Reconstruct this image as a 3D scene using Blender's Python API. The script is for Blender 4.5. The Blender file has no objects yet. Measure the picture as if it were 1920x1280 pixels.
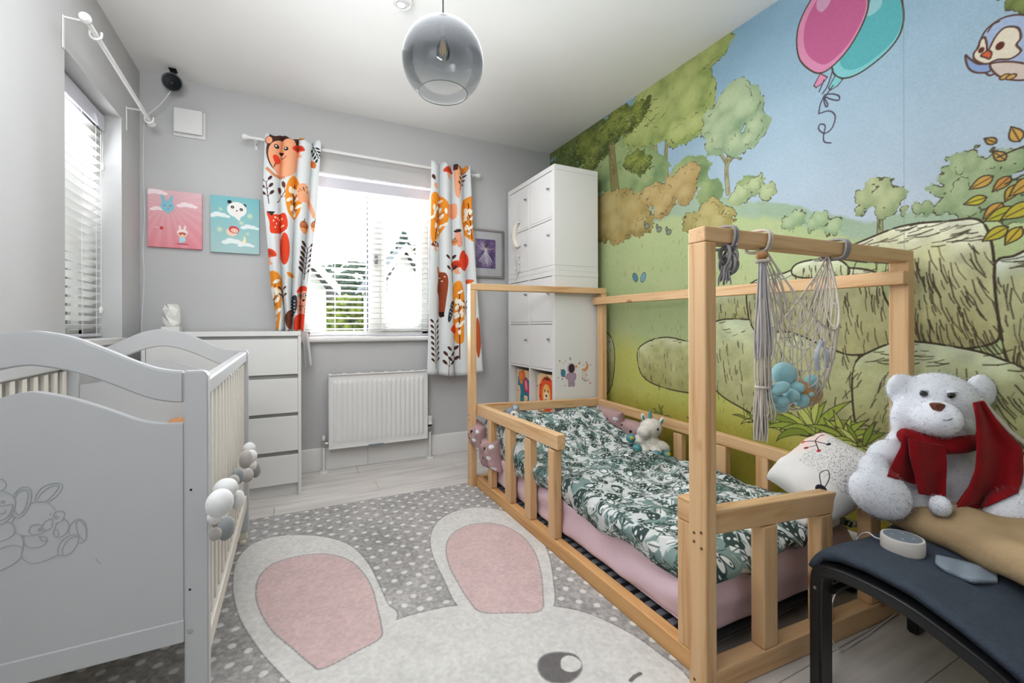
import bpy, bmesh, math, random
import numpy as np
from mathutils import Vector, Matrix, Euler
random.seed(7)
rng = np.random.default_rng(11)
S = bpy.context.scene
COL = S.collection

# ------------------------------------------------------------------ camera
FPX, YAW, ROLL, SY = 828.53, .4612, -.003, -28.3
CAM = (-2.1729, -3.5607, 1.0605)
cd = bpy.data.cameras.new('camera'); cam = bpy.data.objects.new('camera', cd); COL.objects.link(cam)
cd.sensor_width = 36; cd.lens = FPX / 1920 * 36; cd.shift_y = SY / 1920; cd.clip_start = .02; cd.clip_end = 300
cam.location = CAM
cam.rotation_euler = (Matrix.Rotation(-YAW, 3, 'Z') @ Matrix.Rotation(math.pi / 2, 3, 'X') @ Matrix.Rotation(ROLL, 3, 'Z')).to_euler()
S.camera = cam
# ------------------------------------------------------------------ world
w = bpy.data.worlds.new('overcast_sky'); S.world = w; w.use_nodes = True
bg = w.node_tree.nodes['Background']; bg.inputs[0].default_value = (.93, .97, 1.0, 1); bg.inputs[1].default_value = 3.4
# ------------------------------------------------------------------ lamps
def area(name, loc, target, sx, sy, power, col=(1, 1, 1)):
    l = bpy.data.lights.new(name, 'AREA'); l.shape = 'RECTANGLE'; l.size = sx; l.size_y = sy; l.energy = power; l.color = col
    o = bpy.data.objects.new(name, l); COL.objects.link(o); o.location = loc
    o.rotation_euler = (Vector(target) - Vector(loc)).to_track_quat('-Z', 'Y').to_euler()
    return o
area('daylight_at_back_window', (-1.62, .265, 1.60), (-1.62, -2.0, 1.1), .95, 1.2, 200, (.93, .965, 1))
area('daylight_at_left_window', (-3.30, -.685, 1.62), (-1.2, -1.2, 1.1), .68, 1.2, 17, (.93, .965, 1))
area('added_fill_by_left_wall', (-2.95, -3.05, 1.75), (-.3, -1.3, .7), .9, 1.1, 10, (.95, .97, 1))  # added fill light from the left; no lamp stands here in the room
area('added_ceiling_fill', (-2.55, -2.75, 1.95), (-2.15, -2.1, 2.68), .6, .6, 27, (.95, .97, 1))  # added light thrown up to brighten the ceiling; no real flash in the room
area('added_overhead_fill', (-1.75, -2.0, 2.66), (-1.75, -2.0, 0), 1.9, 2.0, 31, (.95, .97, 1))  # added fill from above to lift floor, rug and bed; no such fixture
S.view_settings.view_transform = 'Standard'; S.view_settings.look = 'None'; S.view_settings.gamma = 1
S.view_settings.use_curve_mapping = False
S.view_settings.exposure = 0.08
S.cycles.max_bounces = 8; S.cycles.transparent_max_bounces = 24
S.cycles.sample_clamp_indirect = 6; S.cycles.caustics_reflective = False; S.cycles.caustics_refractive = False
S.cycles.use_denoising = True

# ------------------------------------------------------------------ survey: a pixel of the photo and one known plane give a point of the room
_c, _s = math.cos(YAW), math.sin(YAW)
def ray(u, v):
    X = (u - 960) / FPX; Y = (v - 640 - SY) / FPX
    cr, sr = math.cos(ROLL), math.sin(ROLL)
    X, Y = cr * X + sr * Y, -sr * X + cr * Y
    return np.array([_c * X + _s, -_s * X + _c, -Y])
def at(u, v, ax, val):
    d = ray(u, v); i = 'xyz'.index(ax); t = (val - CAM[i]) / d[i]
    return np.array(CAM) + t * d
def deep(u, v, dist):
    return np.array(CAM) + dist * ray(u, v)

rt = np.array([_c, -_s, 0]); fw_ = np.array([_s, _c, 0]); up_ = np.array([0, 0, 1.])   # right, away and up as the visitor stands

# ------------------------------------------------------------------ colours and materials
def lin(c):
    if isinstance(c, str):
        c = c.lstrip('#'); c = [int(c[i:i + 2], 16) / 255 for i in (0, 2, 4)]
    return tuple((x / 12.92 if x <= .04045 else ((x + .055) / 1.055) ** 2.4) for x in c)
def srgb(c):
    c = c.lstrip('#'); return np.array([int(c[i:i + 2], 16) / 255 for i in (0, 2, 4)], dtype=np.float32)
MATS = {}
def base(name):
    m = bpy.data.materials.new(name); m.use_nodes = True; MATS[name] = m
    nt = m.node_tree; b = nt.nodes['Principled BSDF']
    return m, nt, b
def N(nt, t, **k):
    n = nt.nodes.new(t)
    for a, v in k.items():
        if a.startswith('i_'):
            n.inputs[int(a[2:]) if a[2:].isdigit() else a[2:]].default_value = v
        else: setattr(n, a, v)
    return n
def mat(name, col, rough=.5, metal=0, var=.06, scale=8, bump=0, bscale=200, spec=.4, sheen=0, stretch=(1, 1, 1), emit=0, rnd=0):
    if name in MATS: return MATS[name]
    m, nt, b = base(name)
    L = nt.links.new
    c = lin(col)
    b.inputs['Roughness'].default_value = rough; b.inputs['Metallic'].default_value = metal
    b.inputs['Specular IOR Level'].default_value = spec
    if sheen: b.inputs['Sheen Weight'].default_value = sheen
    tc = N(nt, 'ShaderNodeTexCoord'); mp = N(nt, 'ShaderNodeMapping'); mp.inputs['Scale'].default_value = stretch
    L(tc.outputs['Object'], mp.inputs[0])
    no = N(nt, 'ShaderNodeTexNoise'); no.inputs['Scale'].default_value = scale; no.inputs['Detail'].default_value = 4
    L(mp.outputs[0], no.inputs['Vector'])
    rp = N(nt, 'ShaderNodeValToRGB')
    rp.color_ramp.elements[0].position = .3; rp.color_ramp.elements[1].position = .7
    rp.color_ramp.elements[0].color = (*[x * (1 - var) for x in c], 1); rp.color_ramp.elements[1].color = (*[min(1, x * (1 + var)) for x in c], 1)
    L(no.outputs['Fac'], rp.inputs[0]); out = rp.outputs[0]
    if rnd:
        oi = N(nt, 'ShaderNodeObjectInfo'); mr = N(nt, 'ShaderNodeMapRange'); mr.inputs[3].default_value = 1 - rnd; mr.inputs[4].default_value = 1 + rnd
        L(oi.outputs['Random'], mr.inputs[0]); hs = N(nt, 'ShaderNodeHueSaturation'); L(mr.outputs[0], hs.inputs['Value']); L(out, hs.inputs['Color']); out = hs.outputs[0]
    L(out, b.inputs['Base Color'])
    if bump:
        n2 = N(nt, 'ShaderNodeTexNoise'); n2.inputs['Scale'].default_value = bscale; n2.inputs['Detail'].default_value = 3
        L(tc.outputs['Object'], n2.inputs['Vector'])
        bp = N(nt, 'ShaderNodeBump'); bp.inputs['Strength'].default_value = bump; bp.inputs['Distance'].default_value = .004
        L(n2.outputs['Fac'], bp.inputs['Height']); L(bp.outputs[0], b.inputs['Normal'])
    if emit:
        b.inputs['Emission Color'].default_value = (*c, 1); b.inputs['Emission Strength'].default_value = emit
    return m
def wood(axis, tone='#d0aa7e', name='pine'):
    key = name + '_' + axis
    if key in MATS: return MATS[key]
    m, nt, b = base(key); L = nt.links.new
    sc = {'x': (1.2, 22, 22), 'y': (22, 1.2, 22), 'z': (22, 22, 1.2)}[axis]
    tc = N(nt, 'ShaderNodeTexCoord'); oi = N(nt, 'ShaderNodeObjectInfo')
    ad = N(nt, 'ShaderNodeVectorMath', operation='ADD'); L(tc.outputs['Object'], ad.inputs[0])
    cb = N(nt, 'ShaderNodeCombineXYZ'); ml = N(nt, 'ShaderNodeMath', operation='MULTIPLY'); ml.inputs[1].default_value = 37
    L(oi.outputs['Random'], ml.inputs[0])
    for i in range(3): L(ml.outputs[0], cb.inputs[i])
    L(cb.outputs[0], ad.inputs[1])
    mp = N(nt, 'ShaderNodeMapping'); mp.inputs['Scale'].default_value = sc; L(ad.outputs[0], mp.inputs[0])
    no = N(nt, 'ShaderNodeTexNoise'); no.inputs['Scale'].default_value = 1.6; no.inputs['Detail'].default_value = 5; no.inputs['Distortion'].default_value = .6
    L(mp.outputs[0], no.inputs['Vector'])
    c = np.array(lin(tone)); dk = c * np.array([.80, .66, .52]); lt = np.minimum(c * np.array([1.08, 1.1, 1.14]), .95)
    rp = N(nt, 'ShaderNodeValToRGB'); e = rp.color_ramp.elements
    e[0].position = .28; e[0].color = (*dk, 1); e[1].position = .72; e[1].color = (*lt, 1)
    k = rp.color_ramp.elements.new(.48); k.color = (*c, 1)
    L(no.outputs['Fac'], rp.inputs[0])
    # knots
    mp2 = N(nt, 'ShaderNodeMapping'); s2 = {'x': (.55, 1, 1), 'y': (1, .55, 1), 'z': (1, 1, .55)}[axis]; mp2.inputs['Scale'].default_value = s2
    L(ad.outputs[0], mp2.inputs[0]); vo = N(nt, 'ShaderNodeTexVoronoi'); vo.inputs['Scale'].default_value = 3.4; L(mp2.outputs[0], vo.inputs['Vector'])
    kr = N(nt, 'ShaderNodeValToRGB'); ke = kr.color_ramp.elements; ke[0].position = .035; ke[0].color = (.30, .13, .05, 1); ke[1].position = .075; ke[1].color = (1, 1, 1, 1)
    L(vo.outputs['Distance'], kr.inputs[0])
    mx = N(nt, 'ShaderNodeMixRGB', blend_type='MULTIPLY'); mx.inputs[0].default_value = .8; L(rp.outputs[0], mx.inputs[1]); L(kr.outputs[0], mx.inputs[2])
    L(mx.outputs[0], b.inputs['Base Color']); b.inputs['Roughness'].default_value = .48; b.inputs['Specular IOR Level'].default_value = .35
    bp = N(nt, 'ShaderNodeBump'); bp.inputs['Strength'].default_value = .12; bp.inputs['Distance'].default_value = .002
    L(no.outputs['Fac'], bp.inputs['Height']); L(bp.outputs[0], b.inputs['Normal'])
    return m
def painted(name, cv, rough=.7, bump=0, bscale=300, spec=.25, weave=0, alpha=None, gain=1.0):
    """A printed surface: the picture is painted in this script (see Canvas) and laid on through UVs."""
    m, nt, b = base(name); L = nt.links.new
    h, wd = cv.img.shape[:2]
    im = bpy.data.images.new(name + '_print', wd, h, alpha=alpha is not None)
    px = np.ones((h, wd, 4), np.float32); px[..., :3] = np.clip(cv.img, 0, 1)
    if alpha is not None: px[..., 3] = alpha
    im.pixels.foreach_set(px.ravel()); im.update(); im.pack()
    uv = N(nt, 'ShaderNodeUVMap'); uv.uv_map = 'UVMap'
    tx = N(nt, 'ShaderNodeTexImage'); tx.image = im; tx.extension = 'EXTEND'; L(uv.outputs[0], tx.inputs[0])
    gm = N(nt, 'ShaderNodeMixRGB', blend_type='MULTIPLY'); gm.inputs[0].default_value = 1; gm.inputs[2].default_value = (gain, gain, gain, 1)
    L(tx.outputs[0], gm.inputs[1]); L(gm.outputs[0], b.inputs['Base Color'])
    b.inputs['Roughness'].default_value = rough; b.inputs['Specular IOR Level'].default_value = spec
    if alpha is not None: L(tx.outputs['Alpha'], b.inputs['Alpha'])
    if bump:
        tc = N(nt, 'ShaderNodeTexCoord'); n2 = N(nt, 'ShaderNodeTexNoise'); n2.inputs['Scale'].default_value = bscale; n2.inputs['Detail'].default_value = 3
        L(tc.outputs['Object'], n2.inputs['Vector']); bp = N(nt, 'ShaderNodeBump'); bp.inputs['Strength'].default_value = bump; bp.inputs['Distance'].default_value = .004
        L(n2.outputs['Fac'], bp.inputs['Height']); L(bp.outputs[0], b.inputs['Normal'])
    return m
def glassy(name, tint=(1, 1, 1), gloss=.08, rough=.02):
    m, nt, b = base(name); L = nt.links.new; nt.nodes.remove(b)
    out = nt.nodes['Material Output']; t = N(nt, 'ShaderNodeBsdfTransparent'); t.inputs[0].default_value = (*tint, 1)
    g = N(nt, 'ShaderNodeBsdfGlossy'); g.inputs['Roughness'].default_value = rough
    fr = N(nt, 'ShaderNodeFresnel'); fr.inputs[0].default_value = 1.45
    mx = N(nt, 'ShaderNodeMixShader'); L(fr.outputs[0], mx.inputs[0]); L(t.outputs[0], mx.inputs[1]); L(g.outputs[0], mx.inputs[2]); L(mx.outputs[0], out.inputs[0])
    return m

# ------------------------------------------------------------------ objects
def tagit(o, label=None, cat=None, group=None, kind=None):
    if label: o['label'] = label
    if cat: o['category'] = cat
    if group: o['group'] = group
    if kind: o['kind'] = kind
    return o
def thing(name, label, cat, loc=(0, 0, 0), group=None, kind=None):
    o = bpy.data.objects.new(name, None); COL.objects.link(o); o.location = [float(x) for x in loc]; o.empty_display_size = .05
    return tagit(o, label, cat, group, kind)
def wloc(o):
    v = Vector((0, 0, 0))
    while o is not None: v = v + o.location; o = o.parent
    return v
def link(name, me, material=None, parent=None, smooth=False, loc=None, kind=None, label=None):
    """me is in room coordinates; the object's origin becomes its parent's origin, or loc"""
    org = Vector(loc) if loc is not None else (wloc(parent) if parent else Vector((0, 0, 0)))
    if org.length > 0: me.transform(Matrix.Translation(-org))
    o = bpy.data.objects.new(name, me); COL.objects.link(o)
    if parent: o.parent = parent; o.location = org - wloc(parent)
    else: o.location = org
    if material is not None:
        me.materials.clear()
        for q in (material if isinstance(material, (list, tuple)) else [material]): me.materials.append(q)
    if smooth:
        me.polygons.foreach_set('use_smooth', [True] * len(me.polygons))
        if smooth != 'all': me.set_sharp_from_angle(angle=math.radians(50))
    me.update()
    if kind: o['kind'] = kind
    if label: o['label'] = label
    return o
def raw(verts, faces):
    me = bpy.data.meshes.new('mesh'); me.from_pydata([tuple(map(float, v)) for v in verts], [], [tuple(map(int, f)) for f in faces]); me.update(); return me
def bm_me(bm):
    bmesh.ops.recalc_face_normals(bm, faces=bm.faces)
    me = bpy.data.meshes.new('mesh'); bm.to_mesh(me); bm.free(); return me
def add_hex(bm, P):
    """8 corners: bottom ring 0-3, top ring 4-7"""
    vs = [bm.verts.new(tuple(map(float, p))) for p in P]
    fs = []
    for f in ((0, 3, 2, 1), (4, 5, 6, 7), (0, 1, 5, 4), (1, 2, 6, 5), (2, 3, 7, 6), (3, 0, 4, 7)): fs.append(bm.faces.new([vs[i] for i in f]))
    return vs
def add_box(bm, x0, x1, y0, y1, z0, z1):
    return add_hex(bm, [(x0, y0, z0), (x1, y0, z0), (x1, y1, z0), (x0, y1, z0), (x0, y0, z1), (x1, y0, z1), (x1, y1, z1), (x0, y1, z1)])
def bevel(bm, w, seg=2):
    if w > 0: bmesh.ops.bevel(bm, geom=list(bm.edges), offset=w, segments=seg, affect='EDGES', profile=.5)
def box(name, x0, x1, y0, y1, z0, z1, m, parent=None, bev=.002, seg=1, **k):
    bm = bmesh.new(); add_box(bm, x0, x1, y0, y1, z0, z1); bmesh.ops.recalc_face_normals(bm, faces=bm.faces); bevel(bm, bev, seg)
    return link(name, bm_me(bm), m, parent, **k)
def hexa(name, P, m, parent=None, bev=.003, seg=2, **k):
    bm = bmesh.new(); add_hex(bm, P); bmesh.ops.recalc_face_normals(bm, faces=bm.faces); bevel(bm, bev, seg)
    return link(name, bm_me(bm), m, parent, **k)
def smoothline(pts, n=6, closed=False):
    P = [np.array(p, float) for p in pts]; out = []
    k = len(P); rngi = range(k if closed else k - 1)
    for i in rngi:
        p0 = P[(i - 1) % k] if (closed or i > 0) else 2 * P[0] - P[1]
        p1 = P[i]; p2 = P[(i + 1) % k]; p3 = P[(i + 2) % k] if (closed or i + 2 < k) else 2 * P[-1] - P[-2]
        for j in range(n):
            t = j / n
            out.append(.5 * (2 * p1 + (p2 - p0) * t + (2 * p0 - 5 * p1 + 4 * p2 - p3) * t * t + (3 * p1 - p0 - 3 * p2 + p3) * t ** 3))
    if not closed: out.append(P[-1])
    return out
def add_tube(bm, pts, r, seg=8, closed=False, cap=True):
    P = [Vector([float(c) for c in p]) for p in pts]; n = len(P); rings = []
    up = Vector((0, 0, 1)); prev = None
    for i in range(n):
        a = P[(i - 1) % n] if (closed or i > 0) else P[0]; b = P[(i + 1) % n] if (closed or i < n - 1) else P[-1]
        t = (b - a)
        if t.length < 1e-9: t = Vector((0, 0, 1))
        t.normalize()
        if prev is None:
            q = up if abs(t.z) < .9 else Vector((1, 0, 0)); u = t.cross(q).normalized()
        else:
            u = (prev - t * prev.dot(t))
            u = u.normalized() if u.length > 1e-6 else t.orthogonal().normalized()
        prev = u; v = t.cross(u); rr = r[i] if hasattr(r, '__len__') else r
        rings.append([bm.verts.new(P[i] + (u * math.cos(2 * math.pi * k / seg) + v * math.sin(2 * math.pi * k / seg)) * rr) for k in range(seg)])
    m = n if closed else n - 1
    for i in range(m):
        A = rings[i]; B = rings[(i + 1) % n]
        for k in range(seg): bm.faces.new((A[k], A[(k + 1) % seg], B[(k + 1) % seg], B[k]))
    if cap and not closed:
        bm.faces.new(rings[0][::-1]); bm.faces.new(rings[-1])
def tube(name, pts, r, m, parent=None, seg=8, closed=False, **k):
    bm = bmesh.new(); add_tube(bm, pts, r, seg, closed); return link(name, bm_me(bm), m, parent, smooth=True, **k)
def add_lathe(bm, prof, c, seg=32, axis='z', capends=True):
    rings = []
    for r, h in prof:
        ring = []
        for k in range(seg):
            a = 2 * math.pi * k / seg; p = {'z': (r * math.cos(a), r * math.sin(a), h), 'x': (h, r * math.cos(a), r * math.sin(a)), 'y': (r * math.cos(a), h, r * math.sin(a))}[axis]
            ring.append(bm.verts.new((c[0] + p[0], c[1] + p[1], c[2] + p[2])))
        rings.append(ring)
    for A, B in zip(rings, rings[1:]):
        for k in range(seg): bm.faces.new((A[k], A[(k + 1) % seg], B[(k + 1) % seg], B[k]))
    if capends:
        for R_ in (rings[0], rings[-1]):
            try: bm.faces.new(R_)
            except ValueError: pass
def lathe(name, prof, c, m, parent=None, seg=32, axis='z', cap=True, **k):
    bm = bmesh.new(); add_lathe(bm, prof, c, seg, axis, cap); return link(name, bm_me(bm), m, parent, smooth=True, **k)
def add_ell(bm, c, r, rot=None, u=20, v=12):
    M = Matrix.Translation(Vector([float(x) for x in c])) @ (rot.to_4x4() if rot is not None else Matrix.Identity(4)) @ Matrix.Diagonal((float(r[0]), float(r[1]), float(r[2]), 1))
    bmesh.ops.create_uvsphere(bm, u_segments=u, v_segments=v, radius=1, matrix=M)
def ell(name, c, r, m, parent=None, rot=None, u=20, v=12, **k):
    bm = bmesh.new(); add_ell(bm, c, r, rot, u, v); return link(name, bm_me(bm), m, parent, smooth='all', **k)
def prism(name, pts, ax, a, b, m, parent=None, bev=.0, seg=2, **k):
    """outline pts (2D) extruded along axis ax from a to b"""
    bm = bmesh.new()
    def p3(p, h): return {'y': (p[0], h, p[1]), 'x': (h, p[0], p[1]), 'z': (p[0], p[1], h)}[ax]
    A = [bm.verts.new(tuple(map(float, p3(p, a)))) for p in pts]; B = [bm.verts.new(tuple(map(float, p3(p, b)))) for p in pts]
    f0 = bm.faces.new(A); f1 = bm.faces.new(B[::-1]); n = len(pts)
    for i in range(n): bm.faces.new((A[i], B[i], B[(i + 1) % n], A[(i + 1) % n]))
    bmesh.ops.recalc_face_normals(bm, faces=bm.faces)
    if bev:
        bmesh.ops.bevel(bm, geom=[e for e in bm.edges if e.calc_face_angle(0) > .6], offset=bev, segments=seg, affect='EDGES')
    bmesh.ops.triangulate(bm, faces=[f for f in bm.faces if len(f.verts) > 6])
    return link(name, bm_me(bm), m, parent, smooth=True, **k)
def set_uv(o, fn, world=True):
    me = o.data; off = wloc(o) if world else Vector((0, 0, 0))
    uv = me.uv_layers.new(name='UVMap') if 'UVMap' not in me.uv_layers else me.uv_layers['UVMap']
    co = np.empty(len(me.vertices) * 3, np.float32); me.vertices.foreach_get('co', co); co = co.reshape(-1, 3) + np.array(off, np.float32)
    vi = np.empty(len(me.loops), np.int32); me.loops.foreach_get('vertex_index', vi)
    c = co[vi]; U, V = fn(c[:, 0], c[:, 1], c[:, 2])
    uv.data.foreach_set('uv', np.stack([U, V], 1).astype(np.float32).ravel())
def grid_mesh(fn, nu, nv, closed_u=False):
    vs = [fn(i / (nu if closed_u else nu - 1), j / (nv - 1)) for j in range(nv) for i in range(nu)]
    fs = []
    for j in range(nv - 1):
        for i in range(nu if closed_u else nu - 1):
            a = j * nu + i; b = j * nu + (i + 1) % nu; fs.append((a, b, b + nu, a + nu))
    return raw(vs, fs)
def sheet(name, fn, nu, nv, m, parent=None, thick=.003, **k):
    me = grid_mesh(fn, nu, nv); o = link(name, me, m, parent, smooth='all', **k)
    if thick: sd = o.modifiers.new('cloth thickness', 'SOLIDIFY'); sd.thickness = thick; sd.offset = 0
    return o
def blobmesh(parts, voxel=.01, smooth=6, disp=0, dscale=.03):
    """one continuous skin over overlapping ellipsoids"""
    bm = bmesh.new()
    for c, r, rot in parts: add_ell(bm, c, r, rot, 24, 16)
    me = bpy.data.meshes.new('blob'); bm.to_mesh(me); bm.free()
    o = bpy.data.objects.new('tmp', me); COL.objects.link(o)
    a = o.modifiers.new('r', 'REMESH'); a.mode = 'VOXEL'; a.voxel_size = voxel
    b = o.modifiers.new('s', 'SMOOTH'); b.iterations = smooth; b.factor = .6
    if disp:
        t = bpy.data.textures.new('plush', 'CLOUDS'); t.noise_scale = dscale; t.noise_depth = 2
        d = o.modifiers.new('d', 'DISPLACE'); d.texture = t; d.strength = disp; d.mid_level = .5
    dg = bpy.context.evaluated_depsgraph_get(); dg.update()
    res = bpy.data.meshes.new_from_object(o.evaluated_get(dg)); bpy.data.objects.remove(o); bpy.data.meshes.remove(me)
    return res
def fur(name, body, m, parent, n, length, width=.0014, seed=1, droop=.3):
    """short pile: one thin blade per strand, shaded with the body's own normals"""
    me = body.data; me.calc_loop_triangles(); R = np.random.default_rng(seed)
    nv = len(me.vertices); co = np.empty(nv * 3, np.float32); me.vertices.foreach_get('co', co); co = co.reshape(-1, 3)
    no = np.empty(nv * 3, np.float32); me.vertices.foreach_get('normal', no); no = no.reshape(-1, 3)
    nt = len(me.loop_triangles); tr = np.empty(nt * 3, np.int32); me.loop_triangles.foreach_get('vertices', tr); tr = tr.reshape(-1, 3)
    A, B, C_ = co[tr[:, 0]], co[tr[:, 1]], co[tr[:, 2]]; ar = np.linalg.norm(np.cross(B - A, C_ - A), axis=1); pick = R.choice(nt, n, p=ar / ar.sum())
    r1, r2 = R.random(n), R.random(n); q = np.sqrt(r1); w3 = np.stack([1 - q, q * (1 - r2), q * r2], 1)[:, :, None]
    P = (co[tr[pick]] * w3).sum(1); Nn = (no[tr[pick]] * w3).sum(1); Nn /= np.linalg.norm(Nn, axis=1)[:, None] + 1e-9
    side = np.cross(Nn, R.normal(size=(n, 3))); side /= np.linalg.norm(side, axis=1)[:, None] + 1e-9
    ln = length * (.6 + .6 * R.random(n))[:, None]
    tip = P + Nn * ln + side * 0 + R.normal(size=(n, 3)) * length * .35 + np.array([0, 0, -droop * length])
    V = np.stack([P - side * width / 2 - Nn * .002, P + side * width / 2 - Nn * .002, tip], 1).reshape(-1, 3)
    fm = bpy.data.meshes.new('fur'); fm.vertices.add(3 * n); fm.vertices.foreach_set('co', V.astype(np.float32).ravel())
    fm.loops.add(3 * n); fm.loops.foreach_set('vertex_index', np.arange(3 * n, dtype=np.int32)); fm.polygons.add(n)
    fm.polygons.foreach_set('loop_start', np.arange(0, 3 * n, 3, dtype=np.int32)); fm.update(calc_edges=True)
    fm.polygons.foreach_set('use_smooth', [True] * n)
    fm.normals_split_custom_set(np.repeat(Nn, 3, axis=0).tolist())
    o = bpy.data.objects.new(name, fm); COL.objects.link(o); o.parent = parent; o.location = body.location; fm.materials.append(m); o['kind'] = 'stuff'
    return o
def cushion_fn(c, ex, ey, ez, hx, hy, hz, pinch=.07, wr=.0, seed=0):
    """closed cushion; ex, ey along its sides, ez through it"""
    c = np.array(c, float); ex, ey, ez = [np.array(e, float) / np.linalg.norm(e) for e in (ex, ey, ez)]
    ph = seed * 1.7
    def f(a, b, s):
        x, y = 2 * a - 1, 2 * b - 1
        x = math.copysign(abs(x) ** .8, x); y = math.copysign(abs(y) ** .8, y)
        t = max(0, (1 - abs(x) ** 3.2)) ** .5 * max(0, (1 - abs(y) ** 3.2)) ** .5
        X = x * hx * (1 - pinch * (1 - y * y) * x * x); Y = y * hy * (1 - pinch * (1 - x * x) * y * y)
        Z = s * t * hz * (1 + wr * math.sin(7 * x + ph) * math.cos(6 * y + 2 * ph) + wr * .6 * math.sin(15 * x * y + 3 * x + ph))
        return c + ex * X + ey * Y + ez * Z
    return f
def cushion(name, c, ex, ey, ez, hx, hy, hz, m, parent=None, n=22, pinch=.07, wr=.04, seed=0, **k):
    f = cushion_fn(c, ex, ey, ez, hx, hy, hz, pinch, wr, seed); vs = []; fs = []; idx = {}
    def vid(i, j, s):
        if i in (0, n) or j in (0, n): s = 0
        key = (i, j, s)
        if key not in idx: idx[key] = len(vs); vs.append(f(i / n, j / n, s if s else 1))
        return idx[key]
    for s in (1, -1):
        for i in range(n):
            for j in range(n):
                q = (vid(i, j, s), vid(i + 1, j, s), vid(i + 1, j + 1, s), vid(i, j + 1, s)); fs.append(q if s > 0 else q[::-1])
    me = raw(vs, fs); o = link(name, me, m, parent, smooth='all', **k)
    cc = np.array(c, float); exn, eyn = [np.array(e, float) / np.linalg.norm(e) for e in (ex, ey)]
    set_uv(o, lambda x, y, z: (((x - cc[0]) * exn[0] + (y - cc[1]) * exn[1] + (z - cc[2]) * exn[2]) / (2 * hx) + .5, ((x - cc[0]) * eyn[0] + (y - cc[1]) * eyn[1] + (z - cc[2]) * eyn[2]) / (2 * hy) + .5))
    return o

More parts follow.
